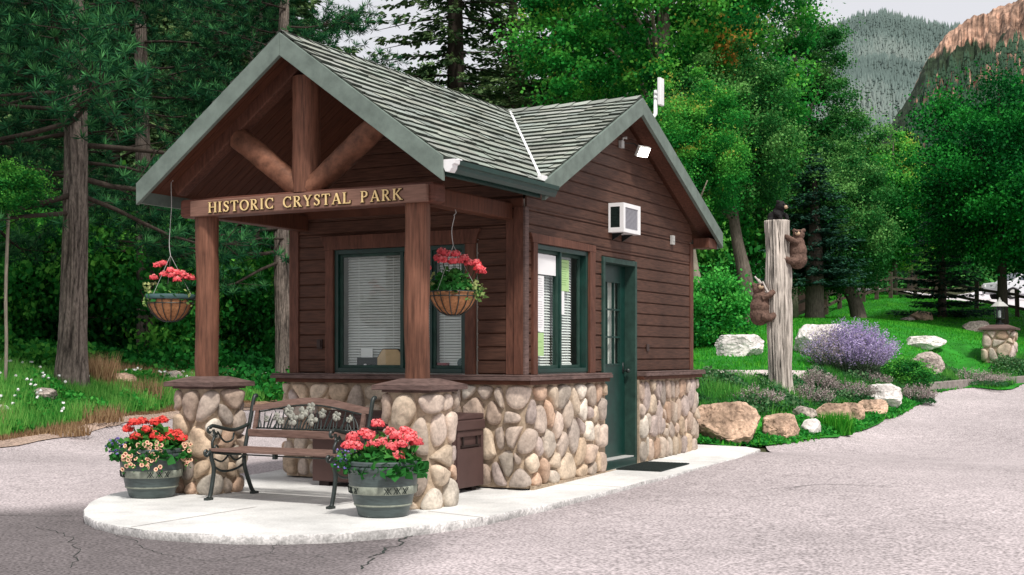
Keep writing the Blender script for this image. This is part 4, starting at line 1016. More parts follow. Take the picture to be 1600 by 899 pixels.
mb=MB(); obox(mb,c-nrm*.022,ax1,up_,nrm,.175,.125,.04); obj('lamp_head',mb,M['greybox'],fl,bevel=.006)
mb=MB(); obox(mb,c+nrm*.002,ax1,up_,nrm,.155,.105,.006); obj('lamp_face',mb,M['lamp'],fl)
# antenna on the far roof slope
an=thing('antenna','white flat antenna on a bent pole behind the side gable','antenna',(.10,4.0,3.15))
mb=MB(); mb.tube([(-.42,3.70,zmr(3.70)),(-.42,3.76,zmr(3.7)+.45),(-.37,3.95,zmr(3.7)+.76),(-.33,4.12,zmr(3.7)+.92),(-.33,4.14,zmr(3.7)+1.22)],[.026]*5,10); obj('pole',mb,M['whitemetal'],an,smooth=True)
mb=MB(); z=zmr(3.7)+1.03; mb.box((-.298,4.10,z),(-.255,4.23,z+.34)).box((-.34,4.10,z+.08),(-.299,4.17,z+.11)).box((-.34,4.10,z+.14),(-.299,4.17,z+.17)); obj('panel',mb,M['white'],an,bevel=.008)
o=obj('sensor_box',MB().box((.022,3.72,2.54),(.055,3.80,2.65)).box((.056,3.735,2.575),(.06,3.785,2.64)),M['greybox'],None,bevel=.005); tag(o,'small pale sensor box on the siding near the far end of side wall','sensor')
# papers in the side window (taped to the inside of the glass)
def sheetp(name,label,y0,y1,z0,z1,x,m,ink,lines):
    t=thing(name,label,'notice',(x,(y0+y1)/2,z0)); obj('sheet_of_paper',MB().box((x,y0,z0),(x+.0012,y1,z1)),m,t); mb=MB(); rr=random.Random(int(z0*99)); w=y1-y0
    for i in range(lines):
        z=z1-.03-(z1-z0-.05)*i/lines; a=y0+w*rr.uniform(.12,.22); b=y1-w*rr.uniform(.12,.35)
        if rr.random()<.12: continue
        y=a
        while y<b:
            l=rr.uniform(.008,.024); mb.box((x+.0013,y,z-.003),(x+.0019,min(b,y+l),z+.002)); y+=l+.006
    if mb.v: obj('printed_text',mb,ink,t)
xa=-.0315-.0245; xb=xa-.034
xa=-.027;xb=-.061
sheetp('notice','blank white sheet across the top left pane of the side window',.272,.715,2.0,2.20,xa,M['paper'],M['ink'],0)
sheetp('notice','tall white printed notice below the blank sheet in the side window',.275,.455,1.44,1.985,xa,M['paper'],M['ink'],22)
sheetp('notice','plain lime green sheet lowest on the left pane of side window',.28,.45,1.20,1.425,xa,M['greenpaper'],M['greenink'],3)
sheetp('notice','green printed notice at the top of the right window pane',.85,1.09,1.86,2.18,xb,M['greenpaper'],M['greenink'],12)
sheetp('notice','white sheet half under the green notice on the right window pane',.785,.985,1.62,1.86,xb-.002,M['paper'],M['ink'],0)
# things on the front window sill inside
SZ=1.076
o=thing('receipt_printer','dark green grey printer with a white sheet on the window sill','printer',(-1.85,-.01,SZ))
obj('body',MB().box((-1.98,.045,SZ),(-1.73,.094,SZ+.105)),M['black'],o,bevel=.006); obj('sheet_of_paper',MB().box((-1.945,.07,SZ+.106),(-1.80,.075,SZ+.20)),M['paper'],o); obj('round_button',MB().ball((-1.87,.042,SZ+.02),.022,8),M['paper'],o,smooth=True)
o=thing('plaque','tan octagonal board leaning in the lower corner of the front window','board',(-1.58,.06,SZ))
oc=[(-.17,0),(.17,0),(.17,.05),(.17,.11),(.09,.185),(-.09,.185),(-.17,.075),(-.17,.03)]
obj('face',MB().prism([(-1.575+a,.052,SZ+.008+b*.97) for a,b in oc],(0,.006,0)),M['tan'],o); obj('rim',MB().prism([(-1.575+a*1.06,.059,SZ+b*1.06) for a,b in oc],(0,.01,0)),M['black'],o)
o=thing('card_box','maroon and white box low in the right window pane','box',(-.96,.07,SZ)); obj('box_base',MB().box((-1.03,.05,SZ),(-.90,.095,SZ+.028)),M['paper'],o); obj('box_lid',MB().box((-1.035,.046,SZ+.029),(-.895,.094,SZ+.055)),M['redbook'],o)
o=obj('green_disc',MB().tube([(-.735,.06,SZ+.05),(-.735,.075,SZ+.05)],[.05,.05],20),M['tealband'],None); tag(o,'small green disc standing low in the right window corner','disc')
o=obj('window_shelf',MB().box((-2.2,.03,1.046),(-.66,.096,1.07)),M['green'],G)
# mat
mt=thing('door_mat','black rubber door mat lying on the concrete before the door','door mat',(.33,2.35,-.02))
mb=MB(); zz=lambda y:zslab(0,y)+.0
mb.add([(.10,1.93,zz(1.93)+.003),(.62,1.93,zz(1.93)+.003),(.62,2.78,zz(2.78)+.003),(.10,2.78,zz(2.78)+.003),(.10,1.93,zz(1.93)+.014),(.62,1.93,zz(1.93)+.014),(.62,2.78,zz(2.78)+.014),(.10,2.78,zz(2.78)+.014)],[(0,3,2,1),(4,5,6,7),(0,1,5,4),(1,2,6,5),(2,3,7,6),(3,0,4,7)])
obj('backing',mb,M['mat'],mt)
mb=MB()
for i in range(12):
    x=.115+i*.0415
    for j in range(20): y=1.945+j*.041; z=float(zz(y))+.0142; mb.box((x,y,z),(x+.030,y+.03,z+.005))
obj('rubber_tread',mb,M['mat'],mt)

# ================================================================== STORAGE BOX
st=thing('storage_box','low dark brown outdoor storage box standing against the front stone wall','storage box',(-1.2,-.4,-.075))
x0,x1,y0,y1=-2.03,-.36,-.66,-.16
mb=MB(); mb.box((x0,y0+.02,-.03),(x1-.02,y1,.50))
obj('body',mb,M['storage'],st,bevel=.012)
mb=MB()
mb.box((x1-.019,y0+.02,-.03),(x1,y1,.335)).box((x1-.019,y0+.02,.445),(x1,y1,.50)).box((x1-.019,y0+.02,.335),(x1,y0+.06,.445)).box((x1-.019,y1-.04,.335),(x1,y1,.445))
obj('side_panel',mb,M['storage'],st,bevel=.004)
mb=MB(); mb.box((x1-.012,y0+.09,.35),(x1+.006,y1-.07,.365)).box((x1-.03,y0+.12,.365),(x1-.004,y0+.14,.445)).box((x1-.03,y1-.12,.365),(x1-.004,y1-.10,.445)); obj('handle',mb,M['storaged'],st)
mb=MB(); mb.box((x0-.02,y0-.005,.503),(x1+.015,y1+.01,.60)).prism([(x0-.01,y0+.01,.601),(x0-.01,y1,.601),(x0-.01,y1,.655),(x0-.01,(y0+y1)/2,.66),(x0-.01,y0+.03,.625)],(x1-x0+.015,0,0)); obj('lid',mb,M['storage'],st,bevel=.012)
for a in (x0+.06,x1-.18):
    for b in (y0+.05,y1-.12): obj('foot',MB().box((a,b,-.076),(a+.12,b+.08,-.031)),M['storaged'],st,bevel=.006)

# ================================================================== BENCH
B0=Vector((-2.05,-2.09,-.075)); BL=1.33
bn=thing('garden_bench','cast iron park bench with wooden slats and an iris pattern in its back','bench',B0+Vector((BL/2,.3,0)))
def bp(x,y,z): return (B0.x+x,B0.y+y,B0.z+z)
def curve(pts,n=6):
    P=[Vector(p) for p in pts]; out=[]
    for i in range(len(P)-1):
        p0=P[max(0,i-1)];p1=P[i];p2=P[i+1];p3=P[min(len(P)-1,i+2)]
        for k in range(n):
            t=k/n; out.append(.5*((2*p1)+(p2-p0)*t+(2*p0-5*p1+4*p2-p3)*t*t+(3*p1-p0-3*p2+p3)*t**3))
    out.append(P[-1]); return out
def spiral(cx,cz,r0,r1,a0,a1,x,n=14):
    return [bp(x,cx+(r0+(r1-r0)*i/n)*math.cos(math.radians(a0+(a1-a0)*i/n)),cz+(r0+(r1-r0)*i/n)*math.sin(math.radians(a0+(a1-a0)*i/n))) for i in range(n+1)]
for x in (0.0,BL):
    mb=MB(); T=lambda pts,r,n=8: mb.tube(curve([bp(x,a,b) for a,b in pts]),r,n)
    T([(-.03,0.012),(.0,.03),(.035,.16),(.05,.28),(.02,.37),(.02,.42)],.019); mb.box(bp(x-.022,-.055,0),bp(x+.022,.02,.022))
    T([(.60,.012),(.565,.05),(.50,.18),(.46,.30),(.47,.40),(.49,.50),(.55,.70),(.59,.86),(.615,.905),(.64,.905)],.019); mb.box(bp(x-.022,.565,0),bp(x+.022,.64,.022))
    T([(-.04,.395),(.0,.425),(.10,.415),(.25,.395),(.40,.395),(.47,.41)],.017)
    mb.tube(spiral(-.045,.425,.034,.012,-60,-300,x),.013,7)
    T([(.0,.64),(.04,.655),(.16,.63),(.30,.605),(.42,.62),(.53,.65)],[.016]*31 if False else .017)
    mb.tube(spiral(-.0,.615,.034,.01,90,330,x),.013,7)
    T([(.05,.42),(.03,.50),(.06,.56),(.045,.62)],.013)
    mb.tube(spiral(.075,.565,.03,.008,180,-120,x),.009,6); mb.tube(spiral(.09,.455,.03,.008,200,-80,x),.009,6)
    T([(.10,.60),(.16,.53),(.22,.50),(.30,.52),(.32,.58)],.009); T([(.04,.30),(.14,.25),(.26,.24),(.38,.26),(.47,.30)],.011); T([(.06,.36),(.16,.33),(.25,.385)],.009); T([(.44,.36),(.34,.33),(.26,.385)],.009)
    obj('side_frame',mb,M['iron'],bn,smooth=True,auto=50)
for i in range(5):
    y=.005+i*.098; z=.428-.012*math.sin(PI*i/5); obj('seat_slat',MB().box(bp(-.02,y,z),bp(BL+.02,y+.078,z+.028)),M['slat'],bn,bevel=.006)
mb=MB()
for y in (.10,.33): mb.tube([bp(0,y,.405),bp(BL,y,.405)],.007,6)
mb.box(bp(BL*.5-.015,.06,.38),bp(BL*.5+.015,.10,.428)); obj('brace_rod',mb,M['iron'],bn)
# back: leaning plane y = .50 + (z-.5)*.26
def bk(x,z,d=0): return bp(x,.485+(z-.5)*.27-d,z)
def strip(mb,zl,zh,x0=.015,x1=BL-.015,n=26,d=0,t=.026):
    for i in range(n):
        a=x0+(x1-x0)*i/n;b=x0+(x1-x0)*(i+1)/n
        mb.prism([bk(a,zl(a/BL),d),bk(b,zl(b/BL),d),bk(b,zh(b/BL),d),bk(a,zh(a/BL),d)],(0,t,0))
topz=lambda u:.835+.075*math.exp(-((u-.5)/.22)**2)-.012*math.cos(u*4*PI)
mb=MB(); strip(mb,lambda u:topz(u)-.055,topz); 
bm_=obj('back_rail',mb,M['slat'],bn); 
obj('back_rail',MB().box((B0.x+.02,B0.y+.485,B0.z+.535),(B0.x+BL-.02,B0.y+.512,B0.z+.605)),M['slat'],bn,bevel=.006)
for a in (.05,BL-.09):
    mb=MB(); mb.prism([bk(a,.606),bk(a+.038,.606),bk(a+.038,topz(a/BL)-.052),bk(a,topz(a/BL)-.052)],(0,.024,0)); obj('back_stile',mb,M['slat'],bn)
mb=MB(); rr=random.Random(12)
mb.tube([bk(.09,.615,-.01),bk(BL-.09,.615,-.01)],.008,6); mb.tube([bk(.09+i*(BL-.18)/20,topz((.09+i*(BL-.18)/20)/BL)-.066,-.01) for i in range(21)],.008,6)
for i in range(34):
    x=.11+(BL-.22)*(i+rr.uniform(-.2,.2))/33; l=rr.uniform(.07,.2); top=min(.615+l,topz(x/BL)-.07); dx=rr.uniform(-.09,.09)*(1 if i%2 else -.6)
    mb.tube(curve([bk(x,.615,-.01),bk(x+dx*.35,.615+(top-.615)*.5,-.012),bk(min(BL-.1,max(.1,x+dx)),top,-.01)],4),[.009,.0085,.008,.0075,.007,.006,.005,.004,.003],6)
obj('cast_leaves',mb,M['iron'],bn,smooth=True)
for x,z,s in [(.44,.78,1.2),(.50,.70,1.35),(.60,.76,1.35),(.68,.81,1.1),(.72,.70,1.3),(.82,.76,1.0),(.98,.74,1.05),(.31,.72,.9),(.20,.70,.7),(1.12,.72,.8),(.37,.68,.8)]:
    mb=MB()
    for k in range(6):
        a=k*PI/3+rr.random(); c=Vector(bk(x+.026*s*math.cos(a),z+.026*s*math.sin(a),.004)); m2=MB(); m2.ball((0,0,0),.022*s,6,(1,.35,.8)); R=Matrix.Rotation(-a,3,'Y')
        mb.add([tuple(c+R@Vector(v)) for v in m2.v],m2.f)
    mb.ball(bk(x,z,.012),.011*s,6)
    obj('cast_flower',mb,M['castpanel'],bn,smooth=True)

# ================================================================== PLANTS IN POTS
def heads(cl,P,r_,n,size,r):
    """petal balls at P"""
    for p in P:
        d=unit(r.normal(size=(n,3))); d[:,2]=np.abs(d[:,2])*.9-.15; d=unit(d)
        base=np.array(p)+d*r_*(.45+.4*r.rand(n))[:,None]; nn=np.cross(d,r.normal(size=(n,3))); D=unit(nn+d*.45); Wv=unit(np.cross(D,d))
        cl.add(base-D*size*.5,D,Wv*size*.45,np.full(n,size),np.clip(.25+.5*d[:,2]+.3*r.rand(n),0,1))
def mound(r,n,R,zb,zt,squash=1):
    a=r.rand(n)*2*PI; q=np.sqrt(r.rand(n)); x=R*q*np.cos(a); y=R*q*np.sin(a); z=zb+(zt-zb)*(1-q**2)*(.35+.65*r.rand(n)); return np.stack([x,y,z],1)
def leafpart(name,P,size,m,parent,r,up=.9,asp=.5,tb=.3,loc=None):
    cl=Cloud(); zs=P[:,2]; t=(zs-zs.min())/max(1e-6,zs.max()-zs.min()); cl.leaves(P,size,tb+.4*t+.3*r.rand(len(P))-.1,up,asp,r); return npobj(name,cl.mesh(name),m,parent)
def pot(loc,label,seed,left):
    r=np.random.RandomState(seed); t=thing('planter',label,'planter',loc,'large planters beside the bench')
    pr=[(0,.0),(.195,.0),(.205,.012),(.235,.085),(.243,.095),(.262,.19),(.265,.20)]
    mb=MB(); mb.lathe([(0.001,.0),(.185,.0),(.20,.012),(.212,.055),(.222,.085),(.228,.088)]+[(.228+.05*((z-.09)/.27)**.8,z) for z in (.10,.13,.16,.185)]+[(.272,.25)]+[(.277,.30),(.281,.345),(.284,.36),(.296,.372),(.300,.392),(.296,.404),(.288,.407),(.299,.415),(.300,.436),(.290,.446),(.27,.446),(.262,.436),(.262,.38)],(loc[0],loc[1],loc[2]))
    obj('pot',mb,M['resin'],t,smooth=True,auto=40)
    mb=MB(); mb.lathe([(.2655,.186),(.270,.19),(.2765,.247),(.271,.252)],(loc[0],loc[1],loc[2]))
    obj('carved_band',mb,M['resinband'],t,smooth=True)
    mb=MB(); mb.lathe([(.228,.089),(.233,.091),(.236,.101),(.2335,.104)],(loc[0],loc[1],loc[2])); obj('rim_line',mb,M['resinband'],t,smooth=True)
    for k in range(4):
        mb=MB(); a0=2*PI*k/4-1.25+.3
        for i in range(11):
            a=a0+i*.07; b=a+(.13 if i%4<2 else -.13)
            mb.beam((loc[0]+.2725*math.cos(a),loc[1]+.2725*math.sin(a),loc[2]+.193),(loc[0]+.2785*math.cos(b),loc[1]+.2785*math.sin(b),loc[2]+.244),.006,.004)
        obj('carved_pattern',mb,M['mat'],t)
    mb=MB(); mb.lathe([(.001,.41),(.15,.405),(.263,.385)],(loc[0],loc[1],loc[2]),32); obj('soil',mb,M['soil'],t,smooth=True)
    P=mound(r,900,.29,.36,.64); P[:,0]+=.03; leafpart('foliage',P,.072,M['gleaf'],t,r)
    # flower heads on stems
    if left: hs=[(-.16,-.02,.66),(-.22,.02,.60),(-.10,.04,.67),(.02,.02,.66),(.08,.05,.68),(-.02,-.06,.60),(.06,-.1,.55),(.15,0,.57),(.22,.03,.56),(.18,-.05,.53),(-.11,-.12,.54),(.27,.02,.52),(.10,-.12,.52)]
    else: hs=[(-.24,-.04,.62),(-.20,-.08,.55),(-.05,.05,.72),(-.10,-.05,.63),(-.15,.0,.65),(0,-.1,.58),(.06,0,.66),(.11,-.08,.63),(.17,.03,.66),(.21,-.06,.61),(.15,-.13,.57),(.08,-.15,.55),(.27,-.04,.58),(-.06,-.12,.57),(.13,-.16,.48),(.22,.05,.63),(-.27,-.1,.56)]
    sm=MB()
    for i,(x,y,z) in enumerate(hs):
        # offsets are along the picture's right / forward directions turned into world
        X=RT[0]*x+FW[0]*y;Y=RT[1]*x+FW[1]*y; cl=Cloud(); heads(cl,[(X,Y,z)],.068,130,.030,r); npobj('flower_head',cl.mesh('flower_head'),M['red'] if left else M['coral'],t)
        sm.tube(curve([(loc[0]+X*.4,loc[1]+Y*.4,loc[2]+.40),(loc[0]+X*.8,loc[1]+Y*.8,loc[2]+z*.8),(loc[0]+X,loc[1]+Y,loc[2]+z-.01)],3),.0035,5)
    obj('stems',sm,M['gleaf'],t)
    def RR(x,y): return RT[0]*x+FW[0]*y,RT[1]*x+FW[1]*y
    n=150; cl=Cloud(); P=[]
    for i in range(n):
        x=-.27-.12*r.rand()+.1*r.rand(); y=-.15+.25*r.rand()-.05; z=.36+.16*r.rand(); P.append((*RR(x,y),z))
    P=np.array(P); leafpart('trailing_foliage',P,.04,M['gleaf'],t,r,.5)
    cl=Cloud(); heads(cl,P[::3 if left else 2]+np.array([0,0,.015]),.016 if left else .012,9,.018 if left else .013,r); npobj('small_purple_flowers',cl.mesh('small_purple_flowers'),M['purple'],t)
    if left:
        lf=[]
        for i in range(85):
            mb=MB(); mc=MB()
            if i<62: x=-.17+.34*r.rand(); y=-.29-.03*r.rand(); z=.30+.24*r.rand()-abs(x+.02)*.25; y+=.14*(z-.35)/.2*.6
            else: x=.27+.09*r.rand(); y=-.08+.1*r.rand(); z=.28+.2*r.rand()
            X,Y=RR(x,y); c=Vector((loc[0]+X,loc[1]+Y,loc[2]+z)); d=Vector((-FW[0]+r.normal()*.35,-FW[1]+r.normal()*.35,.25+r.normal()*.3)).normalized(); a=d.orthogonal().normalized(); b=d.cross(a)
            R_=.0205; vs=[];n_=9
            for rad,dd in ((R_,.004),(R_*.78,.007),(R_*.42,.001)): vs+=[c+(a*math.cos(2*PI*k/n_)+b*math.sin(2*PI*k/n_))*rad+d*dd for k in range(n_)]
            mb.add(vs,[(q*n_+k,q*n_+(k+1)%n_,(q+1)*n_+(k+1)%n_,(q+1)*n_+k) for q in range(2) for k in range(n_)])
            mc.add([c+(a*math.cos(2*PI*k/n_)+b*math.sin(2*PI*k/n_))*R_*.42+d*.0012 for k in range(n_)],[tuple(range(n_))]); lf.append((X,Y,z))
            o=obj('ring_flower',mb,M['peachp'],t); obj('flower_centre',mc,M['redbook'],o)
        lf=np.array(lf); leafpart('trailing_foliage',np.repeat(lf,4,0)+r.normal(size=(len(lf)*4,3))*.018+np.array([-.0*FW[0],0,-.01]),.022,M['gleaf'],t,r,.4)
    return t
M['peachp']=mat('peach ring petal',(.80,.50,.34),.6,.15,40,bump=0)
pot((-2.70,-2.13,-.075),'grey green pot of red geraniums and ringed orange flowers by the left pier',41,True)
pot((-.09,-2.26,-.075),'grey green pot of coral geraniums in front of the right pier',42,False)

def basket(loc,ztop,label,seed,right,R=.225):
    r=np.random.RandomState(seed); t=thing('hanging_basket',label,'hanging basket',loc,'flower baskets hanging from the porch'); L=Vector(loc)
    H=.20; mb=MB(); mb.lathe([(.002,-.0),(.06,.004),(.115,.03),(.165,.08),(.200,.14),(.213,.20),(.205,.20),(.19,.14)],loc,36)
    if not right: pass
    obj('liner',mb,M['coco'],t,smooth=True)
    wb=MB()
    for k in range(16):
        a=2*PI*k/16; wb.tube([(loc[0]+q*math.cos(a),loc[1]+q*math.sin(a),loc[2]+z) for q,z in ((.02,-.006),(.064,-.003),(.12,.026),(.171,.077),(.207,.14),(.222,.205))],.0045,5)
    for q,z in ((.224,.205),(.214,.165),(.06,-.004)): wb.tube([(loc[0]+q*math.cos(2*PI*k/32),loc[1]+q*math.sin(2*PI*k/32),loc[2]+z) for k in range(33)],.005 if z>.1 else .004,5)
    obj('wire_frame',wb,M['iron'],t)
    if not right:
        mb=MB(); mb.lathe([(.226,.205),(.230,.21),(.232,.245),(.222,.25),(.215,.21)],loc,36); obj('rim_band',mb,M['tealband'],t,smooth=True)
    wr=MB(); top=(loc[0],loc[1],ztop)
    kn=(loc[0],loc[1],loc[2]+.62)
    for k in range(3):
        a=2*PI*k/3+.4; wr.tube([(loc[0]+.22*math.cos(a),loc[1]+.22*math.sin(a),loc[2]+.21),kn],.002,5)
    wr.tube(curve([kn,(loc[0]-.015,loc[1],loc[2]+.75),(loc[0]+.012,loc[1],(loc[2]+.8+ztop)/2),(loc[0]+.008,loc[1],ztop-.05),(loc[0]+.03,loc[1],ztop-.03),(loc[0]+.02,loc[1],ztop)],5),.0035,6)
    obj('hanger_wire',wr,M['greybox'],t)
    def RR(x,y): return (RT[0]*x+FW[0]*y,RT[1]*x+FW[1]*y)
    P=mound(r,420,.21,.20,.42 if right else .36); leafpart('foliage',P,.055,M['gleaf'],t,r)
    n=130; P=np.array([(*RR((.02+.26*r.rand()) if right else (-.22+.44*r.rand()),-.16+.16*r.rand()),.14+.15*r.rand()) for _ in range(n)]); P2=np.array([(*RR(-.24+.06*r.rand(),-.1+.2*r.rand()),.16+.2*r.rand()) for _ in range(40)])
    leafpart('trailing_foliage',np.concatenate([P,P2]),.04,M['gyleaf'],t,r,.5,.35)
    if right: hs=[(-.10,.0,.55),(-.05,0,.53),(-.13,-.03,.49),(.02,0,.53),(.06,-.03,.47),(.10,-.03,.49),(.14,-.02,.45),(.01,-.08,.46),(.20,0,.45),(.23,-.03,.41),(.25,.0,.38),(-.24,-.05,.41),(-.08,-.08,.47)]
    else: hs=[(-.12,0,.52),(-.07,0,.54),(.0,0,.47),(.06,0,.45),(-.05,-.05,.43),(.11,0,.44),(.2,0,.40),(.03,-.06,.42),(.15,-.05,.41),(-.15,-.03,.40),(.09,-.1,.38)]
    for x,y,z in hs:
        X,Y=RR(x,y); cl=Cloud(); heads(cl,[(X,Y,z)],.060 if right else .05,100,.027,r); npobj('flower_head',cl.mesh('flower_head'),M['coral'],t)
    sm=MB()
    for x,y,z in hs:
        X,Y=RR(x,y); sm.tube([(loc[0]+X*.5,loc[1]+Y*.5,loc[2]+.22),(loc[0]+X*.9,loc[1]+Y*.9,loc[2]+z-.08),(loc[0]+X,loc[1]+Y,loc[2]+z-.01)],.003,5)
    obj('stems',sm,M['gleaf'],t)
basket((-.17,-1.04,1.565),2.50,'coral geraniums in a wire basket hanging right of the right post',51,True)
basket((-2.90,-1.68,1.53),2.88,'faded geraniums in a teal rimmed basket hanging left of the left post',52,False,.21)

# ================================================================== ROCKS
def rock(label,px,Z,w,h,m,seed,dp=.8,sink=.12,rot=0,loc=None,flatf=.25,ntop=0,group=None,sub=5):
    bm=bmesh.new(); bmesh.ops.create_icosphere(bm,subdivisions=sub,radius=1); rr=random.Random(seed)
    pl=[]
    for _ in range(15):
        d=Vector((rr.gauss(0,1),rr.gauss(0,1),rr.gauss(0,.8)+.1)).normalized(); pl.append((d,rr.uniform(.66,.92)))
    pl.append((Vector((rr.uniform(-.15,.15),rr.uniform(-.15,.15),1)).normalized(),rr.uniform(.72,.86)))
    for v in bm.verts:
        p=v.co.normalized(); q=p.copy()
        for d,c in pl:
            k=q.dot(d)
            if k>c: q-=d*(k-c)*1.0
        cr_=max(0,1-abs(noise.noise(p*2.3+Vector((seed,9,0))))*14)*.045; n=noise.fractal(p*1.4+Vector((seed,0,0)),1,2,2)*.07+noise.fractal(p*4.5+Vector((seed,3,0)),.6,2,6)*.05-cr_
        q*=1+n; v.co=Vector((q.x*w/1.72,q.y*w*dp/1.72,(q.z*.5+.36)*h*1.18-sink*h*.3))
    me=bpy.data.meshes.new('boulder'); bm.to_mesh(me); bm.free(); me.polygons.foreach_set('use_smooth',np.ones(len(me.polygons),bool)); me.materials.append(m)
    me.set_sharp_from_angle(angle=math.radians(24))
    o=bpy.data.objects.new('boulder',me); COL.objects.link(o)
    p=loc or ground(px,Z); o.location=(p[0],p[1],p[2]+.03-sink*h*.5); o.rotation_euler=(0,0,math.atan2(RT[1],RT[0])+rot); tag(o,label,'boulder',group); return o
def rk(label,px,py,wpx,hpx,m,seed,dp=.75,rot=0,sub=5):
    x,y=hit(px,py,.04); Z=(x-CAM[0])*FW[0]+(y-CAM[1])*FW[1]; w=wpx*Z/2000; h=hpx*Z/2000
    x+=FW[0]*w*dp*.4; y+=FW[1]*w*dp*.4
    return rock(label,0,0,w,h,m,seed,dp,.08,rot,loc=(x,y,tz(x,y)),sub=sub)
rk('large tan boulder beside the back corner of the gatehouse',1140,694,100,70,M['rock'],3)
rk('squat tan boulder right of the largest boulder at the road edge',1224,690,60,46,M['rock'],5,.8)
rk('small white rounded rock touching the road edge',1269,680,32,27,M['rockw'],7,.9,sub=4)
rk('small grey rock behind the small white rock',1259,660,34,28,M['rockg'],8,.9,sub=4)
rk('low tan boulder behind a tuft of grass at the road edge',1302,668,62,46,M['rock'],9,.7)
rk('slanting tan slab of rock in the middle of the row',1334,662,34,38,M['rock'],31,.8)
rk('grey tan boulder below the highest boulder of the row',1366,653,56,30,M['rock'],11,.8)
rk('pinkish white boulder highest in the roadside row',1385,640,62,40,M['rockw'],13,.7)
rk('pointed white boulder on the lawn left of the stump',1158,558,74,40,M['rockw'],16,.6)
rk('big white boulder behind the purple flower bush',1292,566,88,62,M['rockw'],17,.7)
rk('flat topped white rock alone on the lawn right of the purple bush',1449,550,60,23,M['rockw'],19,.6)
rk('sloping grey white rock behind the dark green shrub',1448,590,56,40,M['rockg'],21,.6,.2)
rk('brown rock far back on the lawn under the dark spruce',1443,502,36,17,M['rock'],23,.7,sub=4)
rk('pale flat rock beside the brown rock far back on the lawn',1420,502,20,8,M['rockg'],25,.7,sub=4)
rk('round grey boulder behind the lamp pillar',1531,521,42,23,M['rockg'],27,.8)
rk('white rock at the left edge of the verge',2,655,28,26,M['rockw'],33,.8,sub=4)
rk('low grey boulder at the foot of the big pine',62,625,44,22,M['rockg'],35,.7)
rk('grey boulder on the bank left of the left porch pier',268,603,34,26,M['rockg'],37,.7)
rk('tan boulder showing just above the left pier cap',357,592,26,24,M['rock'],39,.8)
rk('brown boulder in the dry weeds of the verge',178,606,56,28,M['rock'],40,.7)

# ================================================================== STUMP AND CARVED BEARS
_h=hit(1220,618,.05); sp=Vector((_h[0],_h[1],tz(*_h))); _Z=(sp.x-CAM[0])*FW[0]+(sp.y-CAM[1])*FW[1]; sp.z-=.05; SH=at(1217,345,_Z).z-sp.z
mb=MB(); n=130; m_=110
lean=Vector((-RT[0],-RT[1],0))*.06
for j in range(m_+1):
    t=j/m_; z=SH*t; r0=.0098*_Z*(1-.08*t)+.07*max(0,1-t*9)**2-.012*math.sin(t*9)+(.018 if t>.6 else 0)*min(1,(t-.6)*20 if t>.6 else 0)
    for i in range(n):
        a=2*PI*i/n; ca_,sa_=math.cos(a),math.sin(a)
        g=noise.noise((ca_*5.5+z*.25,sa_*5.5,z*.8)); g2=noise.noise((ca_*13,sa_*13,z*1.6+5)); crack=max(0,1-abs(g)*5)*min(1,abs(g2)*5+.3)
        d=.014*g2-.042*crack+.010*noise.noise((ca_*2,sa_*2,z*2.5)); rr_=r0+d
        mb.v.append((sp.x+rr_*ca_+lean.x*t,sp.y+rr_*sa_+lean.y*t,sp.z+z)); k=max(.10,1-.95*crack)*(.9+.5*g2); mb.c.append((k,k*.97,k*.93))
mb.f=[(j*n+i,j*n+(i+1)%n,(j+1)*n+(i+1)%n,(j+1)*n+i) for j in range(m_) for i in range(n)]
b=len(mb.v); mb.v.append((sp.x+lean.x,sp.y+lean.y,sp.z+SH-.01)); mb.c.append((.7,.7,.7)); mb.f+=[(m_*n+i,m_*n+(i+1)%n,b) for i in range(n)]
stp=obj('tree_stump',mb,M['deadwood'],None,smooth=True,col=True); tag(stp,'tall silvered dead tree trunk cut flat, standing behind the tan boulders','tree stump')
stp_t=stp
mb=MB(); rr=random.Random(3)
base=sp+Vector((RT[0]*-.20,RT[1]*-.20,0))
for k in range(7):
    z0=SH*(.50+.02*k); a=base+Vector((0,0,z0))+Vector((RT[0],RT[1],0))*rr.uniform(-.06,.05)+Vector((-FW[0],-FW[1],0))*rr.uniform(-.05,.12); dx=-rr.uniform(.03,.22)
    mb.tube(curve([a,a+Vector((RT[0]*dx*.5,RT[1]*dx*.5,.10)),a+Vector((RT[0]*dx,RT[1]*dx,.17+.1*rr.random()))],3),[.03,.028,.024,.022,.019,.016,.012],7)
stub=obj('broken_branch',mb,M['deadwood'],stp_t,smooth=True,col=True)
